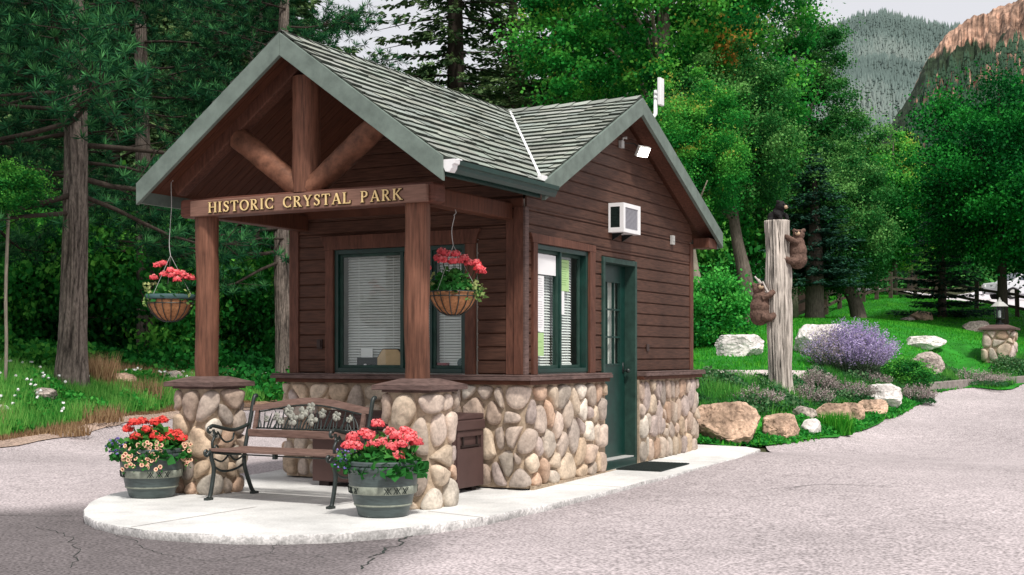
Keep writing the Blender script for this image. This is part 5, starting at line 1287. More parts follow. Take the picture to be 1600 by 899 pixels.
def bear(loc,label,m,face,scale,pose,head_to):
    """one continuous remeshed body; loc = seat of the body"""
    t=thing('carved_bear',label,'carved bear',loc); L=Vector(loc); F_=Vector(face).normalized(); S=Vector((F_.y,-F_.x,0)); U=Vector((0,0,1)); s=scale
    def q(a,b,c): return L+S*a*s+F_*b*s+U*c*s
    mb=MB()
    def el(c,r,sc=(1,1,1)): mb.ball(tuple(c),r*s,9,sc)
    if pose=='cling':
        el(q(0,0,.17),.155,(1,1,1.05)); el(q(0,.0,.30),.150,(1,1,1.1)); el(q(0,.01,.42),.125)
        hc=q(0,-.02,.56)
        for sg in (-1,1):
            mb.tube([q(sg*.11,.0,.42),q(sg*.15,.10,.47),q(sg*.10,.20,.53)],[.055*s,.048*s,.04*s],10); mb.tube([q(sg*.11,.0,.15),q(sg*.16,.10,.12),q(sg*.10,.20,.17)],[.075*s,.062*s,.048*s],10)
            el(q(sg*.10,.21,.535),.045); el(q(sg*.10,.21,.17),.052)
    else:
        el(q(0,-.06,.08),.13,(1,1.1,.9)); el(q(0,.02,.15),.11); hc=q(0,.08,.27)
        for sg in (-1,1): mb.tube([q(sg*.08,.03,.15),q(sg*.09,.13,.10),q(sg*.08,.17,.02)],[.05*s,.042*s,.036*s],10); el(q(sg*.12,-.05,.03),.06,(1,1.4,.7))
    H=Vector(head_to).normalized(); HS=Vector((H.y,-H.x,0)).normalized()
    el(hc,.095,(1,1,.95)); el(hc+H*.06*s-U*.015*s,.055)
    for sg in (-1,1): el(hc+HS*sg*.075*s+U*.075*s-H*.01*s,.036)
    o=obj('body',mb,m,t,smooth=True); md=o.modifiers.new('r','REMESH'); md.mode='VOXEL'; md.voxel_size=.011*s; md.use_smooth_shade=True
    sm=o.modifiers.new('s','SMOOTH'); sm.iterations=4; sm.factor=.6
    tx=bpy.data.textures.new('fur','CLOUDS'); tx.noise_scale=.03; tx.noise_depth=3; dm=o.modifiers.new('d','DISPLACE'); dm.texture=tx; dm.strength=.02*s; dm.mid_level=.5
    obj('muzzle',MB().ball(tuple(hc+H*.105*s-U*.02*s),.042*s,8,(1,1,.8)),M['muzzle'],t,smooth=True)
    obj('nose',MB().ball(tuple(hc+H*.147*s-U*.008*s),.016*s,6),M['bearblack'],t,smooth=True)
    mb=MB()
    for sg in (-1,1): mb.ball(tuple(hc+H*.082*s+HS*sg*.04*s+U*.03*s),.011*s,6)
    obj('eyes',mb,M['bearblack'],t,smooth=True)
    return t
rt=Vector((RT[0],RT[1],0)); fw=Vector((FW[0],FW[1],0)); ct=sp+lean*.8
zt=sp.z
p=ct+rt*.31-fw*.06; p.z=at(1240,424,_Z).z+.02; bear(tuple(p),'brown carved bear clinging high on the right side of the stump',M['bearbrown'],tuple(-rt+fw*.15),1.02,'cling',tuple(-rt*.35-fw*.8+Vector((0,0,.3))))
p=ct-rt*.31-fw*.06; p.z=at(1195,512,_Z).z+.02; bear(tuple(p),'brown carved bear clinging low on the left side of the stump',M['bearbrown'],tuple(rt+fw*.15),1.08,'cling',tuple(rt*.2-fw*.9+Vector((0,0,.5))))
p=sp+lean+Vector((0,0,SH-.02)); bear(tuple(p),'black carved bear cub sitting on top of the stump',M['bearblack'],tuple(rt*.6-fw*.8),.92,'sit',tuple(rt*.75-fw*.65))

# ================================================================== LAMP PILLAR
_h=hit(1574,571,.05); lp=Vector((_h[0]+FW[0]*.5,_h[1]+FW[1]*.5,0)); lp.z=tz(lp.x,lp.y); tp=thing('stone_pillar','squat stone pillar with a flat cap beside the kerb','pillar',lp)
h=.33
X,Y,Zb=lp.x,lp.y,lp.z-.05
veneer(tp,[(X-h,Y+h),(X-h,Y-h),(X+h,Y-h),(X+h,Y+h)],.1,Zb,Zb+.78,.20,77,closed=True,depth=.06,asp=1.0)
obj('core',MB().box((X-h+.02,Y-h+.02,Zb-.1),(X+h-.02,Y+h-.02,Zb+.77)),M['mortar'],tp)
mb=MB(); q=.43; mb.box((X-q,Y-q,Zb+.785),(X+q,Y+q,Zb+.83)); mb.add([(X-q,Y-q,Zb+.831),(X+q,Y-q,Zb+.831),(X+q,Y+q,Zb+.831),(X-q,Y+q,Zb+.831),(X-.2,Y-.2,Zb+.92),(X+.2,Y-.2,Zb+.92),(X+.2,Y+.2,Zb+.92),(X-.2,Y+.2,Zb+.92)],[(0,1,5,4),(1,2,6,5),(2,3,7,6),(3,0,4,7),(4,5,6,7)]); obj('cap',mb,M['ledge'],tp,bevel=.01)
lt=thing('lantern','grey metal lantern with glass panes standing on the stone pillar','lantern',(X,Y,Zb+.92)); z=Zb+.921
mb=MB(); mb.lathe([(.001,0),(.11,0),(.11,.03),(.045,.05),(.04,.12),(.12,.15),(.12,.17),(.001,.17)],(X,Y,z),8); obj('base',mb,M['black'],lt)
mb=MB()
for k in range(6):
    a=2*PI*k/6; mb.tube([(X+.11*math.cos(a),Y+.11*math.sin(a),z+.17),(X+.13*math.cos(a),Y+.13*math.sin(a),z+.44)],.010,6)
obj('cage',mb,M['black'],lt)
mb=MB(); mb.lathe([(.20,.44),(.21,.45),(.09,.56),(.05,.57),(.05,.60),(.02,.62),(.02,.66),(.001,.67)],(X,Y,z),8); obj('hood',mb,M['greybox'],lt)
mb=MB(); mb.lathe([(.105,.172),(.124,.438)],(X,Y,z),6); obj('pane',mb,M['glass'],lt)
mb=MB(); mb.lathe([(.001,.18),(.035,.18),(.035,.34),(.001,.36)],(X,Y,z),10); obj('candle',mb,M['paper'],lt)

# ================================================================== FENCES, SHED, CAR
def fence(label,pts,rails,hp=1.05):
    t=thing('rail_fence',label,'fence',pts[0]); rr=random.Random(len(label))
    for i,p in enumerate(pts): obj('post',MB().beam((p.x,p.y,p.z-.2),(p.x+rr.uniform(-.03,.03),p.y,p.z+hp+rr.uniform(-.05,.08)),.16,.14,(1,0,0)),M['fence'],t)
    for a,b in zip(pts[:-1],pts[1:]):
        for h_ in rails: obj('rail',MB().beam((a.x,a.y,a.z+h_+rr.uniform(-.05,.05)),(b.x,b.y,b.z+h_+rr.uniform(-.05,.05)),.08,.10),M['fence'],t)
fence('brown post and rail fence along the far edge of the lawn',[ground(x,Z) for x,Z in ((1215,46),(1240,47),(1262,48),(1291,49),(1312,50),(1349,51),(1370,51.5),(1392,52),(1430,53),(1465,53))],(.42,.85))
fence('dark rail fence in front of the far pale road at the right',[ground(x,Z) for x,Z in ((1475,50),(1526,48),(1590,46),(1650,44),(1720,43))],(.40,.85))
sh=ground(1168,52); t=thing('shed','dark shed with a pale sloping roof behind the lawn trees','shed',sh)
def lrot(p,c,ang): return (c.x+(p[0]*math.cos(ang)-p[1]*math.sin(ang)),c.y+(p[0]*math.sin(ang)+p[1]*math.cos(ang)),c.z+p[2])
def rbox(mb,a,b,c,ang):
    m=MB().box(a,b); mb.add([lrot(v,c,ang) for v in m.v],m.f); return mb
A=math.atan2(RT[1],RT[0])+.15
obj('wall',rbox(MB(),(-2.6,-1.5,-.3),(2.2,1.5,2.1),sh,A),M['shedwall'],t)
mb=MB(); m=MB(); m.prism([(-3.0,-1.9,2.0),(-3.0,0,3.05),(-3.0,1.9,2.0),(-3.0,1.9,1.9),(-3.0,0,2.95),(-3.0,-1.9,1.9)],(5.7,0,0)); mb.add([lrot(v,sh,A) for v in m.v],m.f); obj('roof',mb,M['shedroof'],t)
obj('door',rbox(MB(),(-.5,-1.56,-.2),(.5,-1.505,1.85),sh,A),M['trim'],t)
# car
cp=ground(1603,71,.1); t=thing('parked_car','silver white car parked beyond the rail fence at the right edge','car',cp); A=math.atan2(RT[1],RT[0])+.25
body=[(-2.2,.35),(-2.25,.62),(-2.15,.92),(-1.35,1.02),(-.75,1.50),(.95,1.54),(1.75,1.08),(2.2,1.0),(2.28,.6),(2.22,.32),(1.85,.30),(1.72,.55),(1.4,.66),(1.08,.55),(.95,.28),(-.95,.28),(-1.08,.55),(-1.4,.66),(-1.72,.55),(-1.85,.30)]
m=MB().prism([(a,-.85,b) for a,b in body],(0,1.7,0)); mb=MB(); mb.add([lrot(v,cp,A) for v in m.v],m.f); obj('body',mb,M['carpaint'],t,bevel=.05)
for poly in ([(-1.15,1.05),(-.66,1.42),(.0,1.45),(.0,1.03)],[(.07,1.03),(.07,1.45),(.88,1.46),(1.45,1.08)]):
    m=MB().prism([(a,-.862,b) for a,b in poly],(0,.012,0)); mb=MB(); mb.add([lrot(v,cp,A) for v in m.v],m.f); obj('window',mb,M['carglass'],t)
m=MB().add([(-1.38,-.7,1.06),(-1.38,.7,1.06),(-.80,.62,1.485),(-.80,-.62,1.485)],[(0,1,2,3)]); mb=MB(); mb.add([tuple(Vector(lrot(v,cp,A))+Vector((0,0,.012))) for v in m.v],m.f); obj('windscreen',mb,M['carglass'],t)
for x in (-1.4,1.4):
    for y in (-.80,.62):
        mb=MB(); mb.tube([lrot((x,y,.33),cp,A),lrot((x,y+.2,.33),cp,A)],.33,20); w_=obj('wheel',mb,M['tyre'],t); mb=MB(); mb.tube([lrot((x,y-.012 if y<0 else y+.2,.33),cp,A),lrot((x,y-.002 if y<0 else y+.212,.33),cp,A)],.2,14); obj('rim',mb,M['greybox'],w_)
obj('headlight',rbox(MB(),(-2.262,-.80,.70),(-2.12,-.5,.84),cp,A),M['white'],t); obj('headlight',rbox(MB(),(-2.262,.5,.70),(-2.12,.8,.84),cp,A),M['white'],t)
def hz(px,py):
    x,y=hit(px,py,.05); return (x-CAM[0])*FW[0]+(y-CAM[1])*FW[1]
# ================================================================== VEGETATION
def tree(name,label,px,Z,crown_me,crown_m,trunk_me,trunk_m,s=1,sz=None,rz=0,group=None,cat='tree',loc=None,tilt=(0,0),dz=0,coff=None):
    p=loc or ground(px,Z); o=thing(name,label,cat,(p[0],p[1],p[2]+dz),group); o.scale=(s,s,sz or s); o.rotation_euler=(tilt[0],tilt[1],rz)
    if trunk_me: npobj('trunk',trunk_me,trunk_m,o)
    c=npobj('crown',crown_me,crown_m,o)
    if coff: c.location=coff
    return o
def mbmesh(mb,name,smooth=True):
    me=bpy.data.meshes.new(name); me.from_pydata(mb.v,[],mb.f)
    if smooth: me.polygons.foreach_set('use_smooth',np.ones(len(me.polygons),bool))
    return me
# prototype meshes
def decid(seed,H,rx,rz,ncl,nl,size,r0,cr=.2,accent=0,nlimb=14,z0=.2,lean=(0,0),bottom=-.9,flat=.75):
    zc=H-rz; cl,C=crown_cloud(seed,rx,rz,zc,ncl,nl,size,flat,cr,bottom=bottom,accent=accent); mb=MB(); limbs(mb,H*z0,H*.93,r0,[tuple(c) for c in C],nlimb,seed,lean); return cl.mesh('crown'),mbmesh(mb,'trunk')
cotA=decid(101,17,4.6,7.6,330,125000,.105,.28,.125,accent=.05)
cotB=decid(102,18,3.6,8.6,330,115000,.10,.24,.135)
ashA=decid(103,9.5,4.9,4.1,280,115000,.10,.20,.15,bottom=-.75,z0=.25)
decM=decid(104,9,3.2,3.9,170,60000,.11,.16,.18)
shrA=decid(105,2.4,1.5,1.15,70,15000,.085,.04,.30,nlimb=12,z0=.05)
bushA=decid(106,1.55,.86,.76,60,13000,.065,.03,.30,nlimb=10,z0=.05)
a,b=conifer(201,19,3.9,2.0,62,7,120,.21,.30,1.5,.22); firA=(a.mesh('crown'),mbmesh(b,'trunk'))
a,b=conifer(202,16,3.2,.6,60,8,110,.20,.22,1.5,.05); firB=(a.mesh('crown'),mbmesh(b,'trunk'))
a,b=conifer(203,6.6,1.75,.5,44,9,60,.16,.12,1.2,0); sprA=(a.mesh('crown'),mbmesh(b,'trunk'))
def pine(seed,H,z0,R,r0,nb,tuft):
    r=np.random.RandomState(seed); cl=Cloud(); mb=MB(); pts=[];rad=[]
    for i in range(25):
        t=i/24; pts.append((.12*math.sin(t*5),.1*math.cos(t*4)-.1,-.3+(H+.3)*t)); rad.append(r0*(1-.75*t)*(1+.35*max(0,1-t*14)))
    tm=MB(); tm.tube(pts,rad,40); tm2=MB()
    n=40
    # fine bark relief
    for i,v in enumerate(tm.v):
        k=i//n; c=pts[k]; 
    for b in range(nb):
        z=z0+(H-z0)*(b+r.rand())/nb; f=(z-z0)/(H-z0); L=R*(1-f*.7)*(.5+.6*r.rand()); az=2*PI*r.rand(); k=min(24,int((z+.3)/(H+.3)*24)); bx,by=pts[k][0],pts[k][1]
        hd=np.array([math.cos(az),math.sin(az),0]); drp=(.28-.5*f)*(.5+r.rand()); P=[]
        for i in range(7):
            t=i/6; P.append((bx+hd[0]*L*t+.15*math.sin(t*4+b),by+hd[1]*L*t+.15*math.cos(t*5+b),z-drp*L*t+.22*L*t*t+.08*math.sin(t*6+b)))
        r1=.034*(1-f*.6)*(L/3+.3); mb.tube(P,[r1*(1-.85*i/6) for i in range(7)],6,False)
        nt=int(tuft*L/R)+3
        for q in range(nt):
            t=.3+.7*r.rand()**.7; i=min(5,int(t*6)); c=np.array(P[i])*(1-(t*6-i))+np.array(P[i+1])*(t*6-i); c=c+r.normal(size=3)*np.array([.33,.33,.16])*(.4+L*.22)
            if r.rand()<.3: mb.tube([tuple(np.array(P[i])),tuple(c)],[.012,.005],4,False)
            m=26; D=unit(r.normal(size=(m,3))+np.array([0,0,.45])+hd*.5); Wv=unit(np.cross(D,r.normal(size=(m,3))))*.011; tt=.15+.35*r.rand()
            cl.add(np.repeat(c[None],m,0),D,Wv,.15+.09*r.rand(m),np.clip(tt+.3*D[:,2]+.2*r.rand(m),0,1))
    return cl,tm,mb
cl,tm,bmb=pine(301,17,3.2,4.6,.24,84,58)
# bark plates on the big trunk: rebuild with relief
def barktrunk(px,Z,H,r0,seed,ptsf,n=72,m_=150,Hd=9):
    mb=MB()
    for j in range(m_+1):
        z=-.3+(H+.3)*(j/m_)**1.5; c=ptsf(z)
        rr_=r0*(1-.75*max(0,z)/H)*(1+.4*math.exp(-max(0,z)*2.2))
        for i in range(n):
            a=2*PI*i/n; g=noise.noise((math.cos(a)*4.2+seed,math.sin(a)*4.2,z*1.3)); g2=noise.noise((math.cos(a)*9,math.sin(a)*9+seed,z*4)); d=-.028*max(0,1-abs(g)*5)+.012*g2
            mb.v.append((c[0]+(rr_+d)*math.cos(a),c[1]+(rr_+d)*math.sin(a),z)); k=max(.25,1-.8*max(0,1-abs(g)*5)); mb.c.append((k,k,k))
    mb.f=[(j*n+i,j*n+(i+1)%n,(j+1)*n+(i+1)%n,(j+1)*n+i) for j in range(m_) for i in range(n)]; return mb
PT=lambda z:(.12*math.sin(max(0,(z+.3)/17.3)*5),.1*math.cos(max(0,(z+.3)/17.3)*4)-.1)
M['pinebark']=mat('furrowed pine bark',(.20,.165,.14),.95,.5,12,(3,3,1),.7,.02,.3,1.5,attr='Col')
def withcol(mb):
    me=mbmesh(mb,'trunk'); a=me.attributes.new('Col','FLOAT_COLOR','POINT'); a.data.foreach_set('color',np.array([c4(c) for c in mb.c],np.float32).ravel()); return me
pinetrunk=withcol(barktrunk(0,0,17,.255,3,PT)); pinecrown=cl.mesh('crown')
pinebr=mbmesh(bmb,'branches')
def pinetree(label,px,Z,s=1,rz=0,group=None):
    p=ground(px,Z); o=thing('pine_tree',label,'pine',p,group); o.scale=(s,s,s); o.rotation_euler=(0,0,rz)
    npobj('trunk',pinetrunk,M['pinebark'],o); npobj('branches',pinebr,M['barkdark'],o); npobj('crown',pinecrown,M['pine'],o); return o
pinetree('big pine with a thick furrowed trunk on the left verge',110,23.2,1.0,.5)
pinetree('pine behind the big verge pine, its trunk rising over the gatehouse roof',392,36,1.05,2.4)
pinetree('pine whose trunk shows between the left post and the gatehouse wall',447,31,.88,4.1)
pinetree('pine at the far left edge behind the verge',-75,26,1.0,1.3)
pinetree('pine standing between the big verge pine and the left porch post',230,32,.95,5.2)
# conifers behind the roof
def fir(label,px,Z,me,s,rz,m='fir',group=None,dz=0): return tree('fir_tree',label,px,Z,me[0],M[m],me[1],M['barkdark'],s,None,rz,group,'fir',dz=dz)
fir('open crowned fir with sky showing through, above the middle of the roof',712,44,firA,1.18,.3)
fir('second open fir between the roof ridge and the dark fir',800,48,firA,1.02,3.9)
fir('dark fir rising above the roof valley',872,41,firB,1.05,1.1)
fir('fir at the top left whose branch tips cross the bright sky',430,40,firA,1.0,2.2)
for i,(px,Z,me,s,rz) in enumerate([(20,44,firB,1.05,.2),(180,42,firA,1.0,1.2),(330,46,firB,1.15,2.2),(-60,38,firA,.9,4),(560,58,firB,.62,5),(655,52,firB,.60,.9),(800,50,firB,.66,2.6),(760,60,firA,.62,.4),(500,62,firB,.78,2),(250,60,firA,1.2,5.5),(100,62,firB,1.2,.7),(900,62,firB,.95,3.3)]):
    fir('one of the dark firs massed behind the pines and the roof',px,Z,me,s,rz,group='dark firs massed behind the gatehouse')
# broadleaf trees
T=lambda name,label,px,Z,pr,m,s=1,sz=None,rz=0,group=None,bark='bark',**k: tree(name,label,px,Z,pr[0],M[m],pr[1],M[bark],s,sz,rz,group,**k)
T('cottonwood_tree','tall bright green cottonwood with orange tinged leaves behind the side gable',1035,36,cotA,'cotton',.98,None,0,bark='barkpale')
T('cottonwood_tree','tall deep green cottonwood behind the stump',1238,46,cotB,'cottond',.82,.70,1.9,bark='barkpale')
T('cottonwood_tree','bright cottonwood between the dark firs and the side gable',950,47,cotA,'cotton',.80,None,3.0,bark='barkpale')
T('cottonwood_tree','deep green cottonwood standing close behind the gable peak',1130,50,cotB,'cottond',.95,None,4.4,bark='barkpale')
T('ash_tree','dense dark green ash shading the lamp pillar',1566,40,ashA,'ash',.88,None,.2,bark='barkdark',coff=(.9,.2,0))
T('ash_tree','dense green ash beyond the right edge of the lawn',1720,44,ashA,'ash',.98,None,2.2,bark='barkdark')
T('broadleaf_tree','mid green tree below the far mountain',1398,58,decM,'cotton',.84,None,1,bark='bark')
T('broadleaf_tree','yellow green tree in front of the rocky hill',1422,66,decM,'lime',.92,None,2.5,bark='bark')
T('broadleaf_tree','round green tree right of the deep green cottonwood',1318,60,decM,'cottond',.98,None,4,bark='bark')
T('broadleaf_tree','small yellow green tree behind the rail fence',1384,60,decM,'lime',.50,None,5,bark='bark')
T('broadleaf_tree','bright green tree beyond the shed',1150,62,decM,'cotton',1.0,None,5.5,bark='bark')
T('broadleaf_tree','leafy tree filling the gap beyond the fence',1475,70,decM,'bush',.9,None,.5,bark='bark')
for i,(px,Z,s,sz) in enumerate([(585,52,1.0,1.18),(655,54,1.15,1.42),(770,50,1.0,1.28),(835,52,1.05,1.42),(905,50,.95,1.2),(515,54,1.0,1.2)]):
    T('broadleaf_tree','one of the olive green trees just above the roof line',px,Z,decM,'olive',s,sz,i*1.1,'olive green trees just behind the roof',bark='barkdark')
# leaning trunks
def leaner(label,px0,px1,Z,ytop,r0,crown,m,s,bark,cz,seed):
    p=ground(px0,Z); q=at(px1,ytop,Z); d=q-p; t=thing('leaning_tree',label,'tree',p); mb=MB(); P=curve([p+Vector((0,0,-.2)),p+d*.45+Vector((.06,.05,0)),p+d,p+d*1.9+Vector((0,0,.8))],5); L=len(P); mb.tube(P,[r0*(1.2-.9*i/L) for i in range(L)],14); obj('trunk',mb,M[bark],t,smooth=True)
    mb=MB(); rr=random.Random(seed)
    for k in range(5):
        a=p+d*rr.uniform(.9,1.5); mb.tube([a,a+Vector((rr.uniform(-.9,.9),rr.uniform(-.9,.9),rr.uniform(.5,1.4)))],[r0*.35,r0*.1],6)
    obj('limbs',mb,M[bark],t,smooth=True)
    c=npobj('crown',crown[0],M[m],t); c.location=d*1.2+Vector((0,0,cz)); c.scale=(s,s,s); return t
leaner('leaning grey trunk behind the purple bush under a light green crown',1345,1314,38,430,.22,decM,'cottond',.62,'bark',-1.9,3)
leaner('dark leaning trunk between the bright bush and the stump',1170,1148,34,352,.22,decM,'cottond',.62,'bark',-1.2,4)
leaner('pale slanting trunk rising behind the bright bush',1096,1082,31,395,.14,decM,'cotton',.50,'barkpale',-.4,5)
# spruces on the lawn
def spruce(label,px,Z,s,rz,z0,zs,r0,name='spruce_tree'):
    p=ground(px,Z); t=thing(name,label,'spruce',p); mb=MB(); mb.tube([(p.x,p.y,p.z-.2),(p.x,p.y,p.z+.25),(p.x,p.y,p.z+z0+.8),(p.x,p.y,p.z+z0+zs*5)],[r0*1.25,r0,r0*.9,r0*.2],16); obj('trunk',mb,M['bark'],t,smooth=True)
    c=npobj('crown',sprA[0],M['spruce'],t); c.location=(0,0,z0-.5*zs); c.scale=(s,s,zs); c.rotation_euler=(0,0,rz)
spruce('dark spruce with its lower limbs cut, behind the stump',1273,36.5,.92,.3,.95,.62,.27)
spruce('broad dark spruce with boughs down to the lawn near the fence',1472,45,1.0,2.0,.05,.78,.16)
# bushes
T('bush','bright green rounded bush by the far corner of the gatehouse',1112,27.2,bushA,'bush',1.05,None,.4,cat='bush')
T('bush','dark green low bush right of the purple flowers',1412,hz(1412,606),bushA,'shrub',.66,.42,1.4,cat='bush')
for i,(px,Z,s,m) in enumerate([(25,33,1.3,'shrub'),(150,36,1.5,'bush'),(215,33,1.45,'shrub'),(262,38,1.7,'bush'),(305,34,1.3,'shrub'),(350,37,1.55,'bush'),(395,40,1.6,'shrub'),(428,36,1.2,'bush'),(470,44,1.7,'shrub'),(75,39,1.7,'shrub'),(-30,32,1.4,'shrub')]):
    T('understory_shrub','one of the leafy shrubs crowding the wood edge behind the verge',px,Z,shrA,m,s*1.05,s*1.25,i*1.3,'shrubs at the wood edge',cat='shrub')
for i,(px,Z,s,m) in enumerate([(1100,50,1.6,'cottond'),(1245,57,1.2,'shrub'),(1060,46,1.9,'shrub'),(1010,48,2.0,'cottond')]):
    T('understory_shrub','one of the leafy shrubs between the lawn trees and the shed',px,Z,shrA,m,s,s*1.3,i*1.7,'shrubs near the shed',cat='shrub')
# slender sapling at left edge
p=ground(8,21.5); t=thing('sapling','slender pale sapling stem at the left edge of the verge','sapling',p); obj('stem',MB().tube(curve([p+Vector((0,0,-.1)),p+Vector((.03,0,.8)),p+Vector((-.02,.03,1.7)),p+Vector((.08,0,3.0))],4),.028,8),M['barkpale'],t,smooth=True)
c=npobj('crown',shrA[0],M['shrub'],t); c.location=(0,0,2.9); c.scale=(.45,.45,.4)
# far wood behind everything: one mass
def woodmass(name,label,spots,m,seed):
    r=np.random.RandomState(seed); cl=Cloud()
    for px,Z,H,R in spots:
        p=ground(px,Z); n=5200; z=r.rand(n)**.8; a=r.rand(n)*2*PI; lay=(z*9).astype(int); q=(1-z)**.75*R*(.55+.5*r.rand(n))*(1+.25*np.sin(a*3+lay*2.1))
        P=np.stack([p.x+q*np.cos(a),p.y+q*np.sin(a),p.z+.2+z*H-.25*q],1); D=unit(np.stack([np.cos(a),np.sin(a),-.4+.3*r.normal(size=n)],1)+.3*r.normal(size=(n,3))); Wv=unit(np.cross(D,r.normal(size=(n,3))))*.16
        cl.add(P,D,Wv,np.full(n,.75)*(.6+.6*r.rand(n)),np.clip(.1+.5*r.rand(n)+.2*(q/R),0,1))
    tag(npobj(name,cl.mesh(name),m),label,'wood',kind='stuff')
r=random.Random(9); sp_=[(-1100+900*i/17+r.uniform(-20,20),r.uniform(48,66),r.uniform(14,22),r.uniform(3.4,4.6)) for i in range(18)]
for i in range(30): sp_.append((-260+820*i/29+r.uniform(-15,15),r.uniform(60,74),(r.uniform(20,27) if i<25 else r.uniform(12,15)),r.uniform(3.4,4.6)))
for i in range(16): sp_.append((540+400*i/15+r.uniform(-12,12),r.uniform(74,92),r.uniform(9.5,13),r.uniform(2.6,3.4)))
woodmass('background_wood','dark conifer wood closing the view behind the nearer trees',sp_,M['fir'],61)
sp_=[]
for i in range(24): sp_.append((930+1150*i/23+r.uniform(-12,12),r.uniform(112,135),r.uniform(9,13) if not 1290<930+1150*i/23<1500 else r.uniform(7,10),r.uniform(4,5)))
woodmass('distant_wood','leafy green wood at the foot of the mountain',sp_,M['cottond'],62)
# dense low undergrowth under the left wood
cl=Cloud(); r=np.random.RandomState(71); n=60000
u=r.rand(n)*700-220; Z=29+r.rand(n)**1.2*30; X=CAM[0]+RT[0]*(u-800)/2000*Z+FW[0]*Z; Y=CAM[1]+RT[1]*(u-800)/2000*Z+FW[1]*Z
h=np.array([noise.noise((x*.45,y*.45,2)) for x,y in zip(X,Y)]); hh=(.5+1.6*np.clip(h+.35,0,1))*np.clip((Z-28)/4,.3,1); P=np.stack([X,Y,tzv(X,Y)+hh*r.rand(n)**.5],1)
cl.leaves(P,.13,np.clip(.1+.35*r.rand(n)+.5*(h)+.15,0,1),.6,r=r); tag(npobj('undergrowth',cl.mesh('undergrowth'),M['shrub']),'tangled leafy undergrowth on the shaded floor of the left wood','undergrowth',kind='stuff')

# ---------------------------------------------------------------- grasses and ground cover
def scatter(poly,n,seed):
    r=np.random.RandomState(seed); xs=[p[0] for p in poly];ys=[p[1] for p in poly]; out=np.zeros((0,2))
    while len(out)<n:
        q=np.stack([min(xs)+(max(xs)-min(xs))*r.rand(n*2),min(ys)+(max(ys)-min(ys))*r.rand(n*2)],1); q=q[inpoly(q[:,0],q[:,1],poly)]; out=np.concatenate([out,q])
    return out[:n],r
def pixpoly(l): return [tuple(ground(px,Z).xy) for px,Z in l]
def bladefield(name,label,poly,n,h,w,m,seed,lean=.4,clump=.5,dz=.05,cat='grass',tint=.35,tv=.45):
    q,r=scatter(poly,n,seed); z=tzv(q[:,0],q[:,1])+dz-.02; nz=np.array([noise.noise((x*1.1,y*1.1,seed)) for x,y in q])
    keep=(nz>-.55+0*clump)|(r.rand(n)>clump); q=q[keep];z=z[keep];nz=nz[keep]; hh=h*(.5+.6*r.rand(len(q)))*(1+.8*nz*clump)
    me=blades(np.c_[q,z],np.maximum(.02,hh),w*(.6+.8*r.rand(len(q))),tint+tv*r.rand(len(q))+.3*nz,lean,r); return tag(npobj(name,me,m),label,cat,kind='stuff')
bladefield('lawn_grass','bright green mown grass of the lawn',lawnp,150000,.085,.018,M['grassb'],81,.8,.6)
vg=vergep
bladefield('verge_grass','tall unmown grass on the left verge',vg,60000,.30,.013,M['tallg'],82,.5,.8)
bladefield('verge_edge_grass','sparse yellowed grass where the verge meets the gravel',[hit(*q) for q in [(-200,724),(0,694),(130,670),(262,648),(400,634),(400,628),(262,640),(130,660),(0,680),(-200,706)]],15000,.10,.010,M['dryg'],83,.7,.7)
bladefield('dry_weeds','brown dry weeds on the bank of the left verge',pixpoly([(130,26),(250,27.5),(330,30),(300,32),(150,29),(120,28)]),5000,.34,.014,M['dryg'],84,.6,.4)
bladefield('woodland_edge_grass','rough green grass where the verge runs into the wood',pixpoly([(-200,27),(100,29),(300,32.5),(700,36),(700,46),(300,44),(-200,40)]),40000,.34,.018,M['tallg'],85,.6,.6,tint=.15,tv=.35)
bed=[hit(*q) for q in [(1085,660),(1195,662),(1275,652),(1330,640),(1395,626),(1440,618),(1452,607),(1500,603),(1600,594),(1700,588),(1700,572),(1560,574),(1440,580),(1400,586),(1330,580),(1240,604),(1085,606)]]
bladefield('bed_grass','tufted grass and stems in the planting bed above the boulders',bed,42000,.20,.011,M['tallg'],86,.6,.8,tint=.2,tv=.4)
def coverpatch(name,label,poly,n,size,h,m,seed,dz=.05,cat='ground cover'):
    q,r=scatter(poly,n,seed); nz=np.array([noise.noise((x*1.3,y*1.3,seed)) for x,y in q]); hh=h*np.clip(.5+nz*1.1,.08,1.4); z=tzv(q[:,0],q[:,1])+dz+hh*r.rand(n)**.5; cl=Cloud(); cl.leaves(np.c_[q,z],size,np.clip(.2+.5*r.rand(n)+.4*nz,0,1),.7,r=r); return tag(npobj(name,cl.mesh(name),m),label,cat,kind='stuff')
coverpatch('ground_cover','grey green creeping plants spread over the planting bed',bed,45000,.05,.24,M['cover'],87)
coverpatch('low_weeds','low green weeds at the foot of the roadside boulders',[hit(*q) for q in [(1086,700),(1195,702),(1240,697),(1300,685),(1385,660),(1442,634),(1450,614),(1430,618),(1380,640),(1300,664),(1200,684),(1086,680)]],9000,.05,.09,M['bush'],88)
coverpatch('verge_weeds','broad leaved weeds among the tall grass of the left verge',vg,16000,.07,.26,M['bush'],89,cat='weeds')
# white daisies
q,r=scatter(vg,300,90); z=tzv(q[:,0],q[:,1])+.32; k=np.array([noise.noise((x*.6,y*.6,4)) for x,y in q])>0.0; cl=Cloud(); heads(cl,np.c_[q,z][k],.025,7,.045,r); tag(npobj('daisies',cl.mesh('daisies'),M['whiteflower']),'scattered white daisies in the tall verge grass','flowers',kind='stuff')
q,r=scatter(bed,40,91); z=tzv(q[:,0],q[:,1])+.28
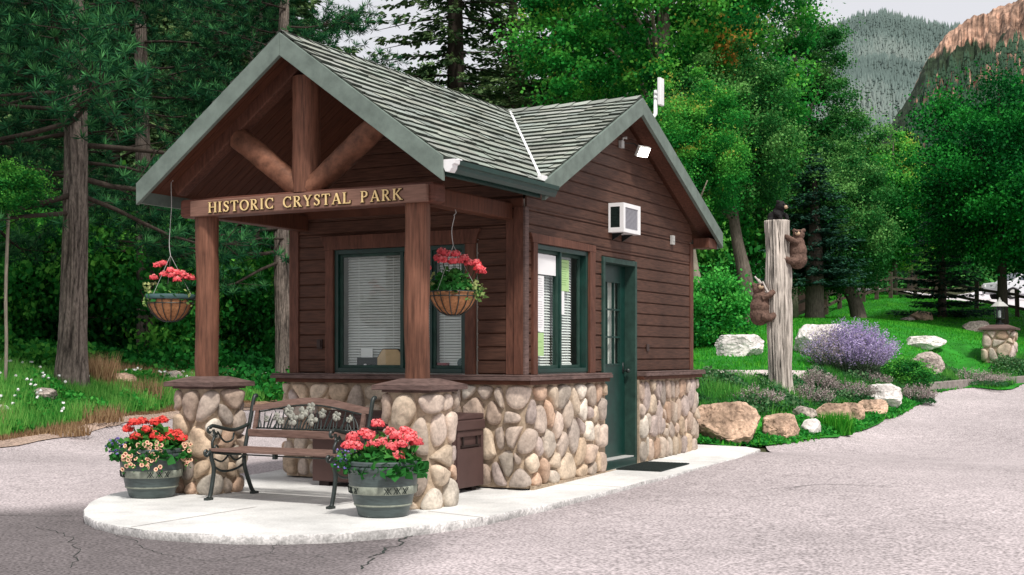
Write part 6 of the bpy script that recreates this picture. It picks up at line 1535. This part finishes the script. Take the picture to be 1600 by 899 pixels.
# grass tuft by the road
def tuft(label,px,Z,n,h,R,m,seed,name='grass_tuft',cat='grass tuft',w=.012,lean=.7):
    p=ground(px,Z); r=np.random.RandomState(seed); a=r.rand(n)*2*PI; q=R*np.sqrt(r.rand(n)); P=np.stack([q*np.cos(a),q*np.sin(a),np.zeros(n)],1); D=P/R*lean; V=[]
    b=blades(P,h*(.6+.5*r.rand(n)),w,.3+.6*r.rand(n),lean*.8,r); o=npobj(name,b,m,None,tuple(p)); return tag(o,label,cat)
tuft('bright grass tuft in front of the low tan boulder',1305,hz(1305,674),900,.34,.24,M['grassb'],92)
tuft('tall dry grass clump at the foot of the big pine',150,hz(150,606),700,.70,.35,M['dryg'],94,lean=.5)
tuft('low brown weed clump in the verge behind the red geraniums',205,hz(205,620),600,.45,.6,M['dryg'],104,lean=.6)
tuft('brown weed clump at the edge of the verge above the gravel',150,hz(150,655),420,.32,.45,M['dryg'],105,lean=.6)
tuft('short dry weed clump low on the far left verge',100,hz(100,676),300,.25,.4,M['dryg'],106,lean=.6)
# Russian sage bush
_h=hit(1328,590,.05); p=Vector((_h[0],_h[1],tz(*_h)+.03)); t=thing('sage_bush','large purple flowering bush of upright spikes in front of the big white boulder','bush',p); r=np.random.RandomState(95)
n=1000; a=r.rand(n)*2*PI; q=np.sqrt(r.rand(n)); base=np.stack([.30*q*np.cos(a),.30*q*np.sin(a),np.zeros(n)],1); out=np.stack([np.cos(a),np.sin(a)],1); sprd=.62*q; H=(1.20-.50*q**2)*(.72+.36*r.rand(n)); tip=base.copy(); tip[:,:2]+=out*(sprd*(.8+.4*r.rand(n)))[:,None]; tip[:,2]=H*.95
st_=MB()
V=[];cl=Cloud();cl2=Cloud();cs=Cloud()
d=unit(tip-base); L=np.linalg.norm(tip-base,axis=1); Wv=unit(np.cross(d,r.normal(size=(n,3))))*.006
cs.add(base,d,Wv,L,.3+.5*r.rand(n))
for k in range(26):
    f=.50+.5*k/26; c=base+d*(L*f)[:,None]; sag=.0; D=unit(d*.5+r.normal(size=(n,3))); W_=unit(np.cross(D,r.normal(size=(n,3))))*.011; tt=np.clip(.15+.75*r.rand(n),0,1)
    fade=((tip@np.array([RT[0],RT[1],0])<-.35)&(r.rand(n)<.6))|(r.rand(n)<.14); kk=~fade
    cl.add(c[kk]+r.normal(size=(kk.sum(),3))*.012,D[kk],W_[kk],np.full(kk.sum(),.038),tt[kk]); 
    kk=fade&(r.rand(n)<.6); cl2.add(c[kk]+r.normal(size=(kk.sum(),3))*.012,D[kk],W_[kk]*.8,np.full(kk.sum(),.035),tt[kk])
npobj('stems',cs.mesh('stems'),M['sage'],t); npobj('purple_spikes',cl.mesh('purple_spikes'),M['lav'],t); npobj('faded_spikes',cl2.mesh('faded_spikes'),M['lavd'],t)
P=mound(r,5000,.62,.02,.55); leafpart('foliage',P,.05,M['sage'],t,r,.6,.3)
# smaller sage plants of the bed
def sage(label,px,Z,R,H,n,seed,m='lavd',m2='sage',cat='plant'):
    p=ground(px,Z); t=thing('sage_plant',label,cat,p); r=np.random.RandomState(seed); a=r.rand(n)*2*PI; q=np.sqrt(r.rand(n)); base=np.stack([R*.5*q*np.cos(a),R*.5*q*np.sin(a),np.zeros(n)],1); tip=base*2.1; tip[:,2]=H*(.6+.5*r.rand(n))*(1-.4*q); d=unit(tip-base); L=np.linalg.norm(tip-base,axis=1); cs=Cloud(); cs.add(base,d,unit(np.cross(d,r.normal(size=(n,3))))*.005,L,.3+.5*r.rand(n)); c2=Cloud()
    for k in range(12):
        c=base+d*(L*(.55+.45*k/12))[:,None]; D=unit(d*.5+r.normal(size=(n,3))); c2.add(c,D,unit(np.cross(D,r.normal(size=(n,3))))*.009,np.full(n,.032),r.rand(n))
    npobj('stems',cs.mesh('stems'),M[m2],t); npobj('flower_spikes',c2.mesh('flower_spikes'),M[m],t); P=mound(r,n*6,R*.9,.02,H*.6); leafpart('foliage',P,.045,M['cover'],t,r,.6,.3)
sage('greyish stemmed plant at the foot of the stump',1262,hz(1262,632),.45,.45,200,96)
sage('dusky faded flowered plant right of the stump below the purple bush',1275,hz(1275,612),.40,.50,240,97,'lavd')
sage('low faded plant in the bed below the purple bush',1322,hz(1322,622),.55,.42,260,98)
sage('grey green plant behind the highest roadside boulder',1356,hz(1356,606),.45,.40,220,99)
sage('faded mauve plant at the tip of the bed by the kerb',1430,hz(1430,626),.42,.40,260,100,'lavd')
sage('faded mauve plant at the left end of the bed by the large boulder',1180,hz(1180,632),.45,.35,220,102)
sage('low dusky plant behind the kerb left of the stone pillar',1515,hz(1515,598),.9,.40,320,103)
# ================================================================== CAMERA AND LIGHT
cam=bpy.data.cameras.new('camera'); co=bpy.data.objects.new('camera',cam); COL.objects.link(co); co.location=CAM
cam.sensor_width=36; cam.lens=45; cam.shift_y=(553-449.5)/1600; cam.clip_end=6000; cam.clip_start=.05
co.rotation_euler=(math.radians(90),0,math.atan2(.4755,.8797)); scene.camera=co
w=bpy.data.worlds.new('World'); scene.world=w; w.use_nodes=True; nt=w.node_tree; bg=nt.nodes['Background']
sky=nt.nodes.new('ShaderNodeTexSky'); sky.sky_type='NISHITA'; sky.sun_disc=False
EL=math.radians(56); AZ=(.62,-.55)
sky.sun_elevation=EL; sky.sun_rotation=math.atan2(AZ[0],AZ[1]); sky.air_density=1.0; sky.dust_density=4; sky.ozone_density=1
mx=nt.nodes.new('ShaderNodeMix'); mx.data_type='RGBA'; mx.inputs[0].default_value=.80; mx.inputs[7].default_value=(9.3,9.2,9.5,1)
nt.links.new(sky.outputs[0],mx.inputs[6]); nt.links.new(mx.outputs[2],bg.inputs[0]); bg.inputs[1].default_value=.1
sun=bpy.data.lights.new('sun','SUN'); so=bpy.data.objects.new('sun',sun); COL.objects.link(so); sun.energy=3.9; sun.angle=math.radians(7); sun.color=(1,.96,.9)
d=Vector((AZ[0]*math.cos(EL),AZ[1]*math.cos(EL),math.sin(EL)*Vector(AZ).length)); so.rotation_euler=d.to_track_quat('Z','Y').to_euler(); so.location=(10,-10,20)
scene.view_settings.view_transform='Standard'; scene.view_settings.look='None'; scene.view_settings.exposure=0
scene.cycles.max_bounces=6; scene.cycles.transparent_max_bounces=8
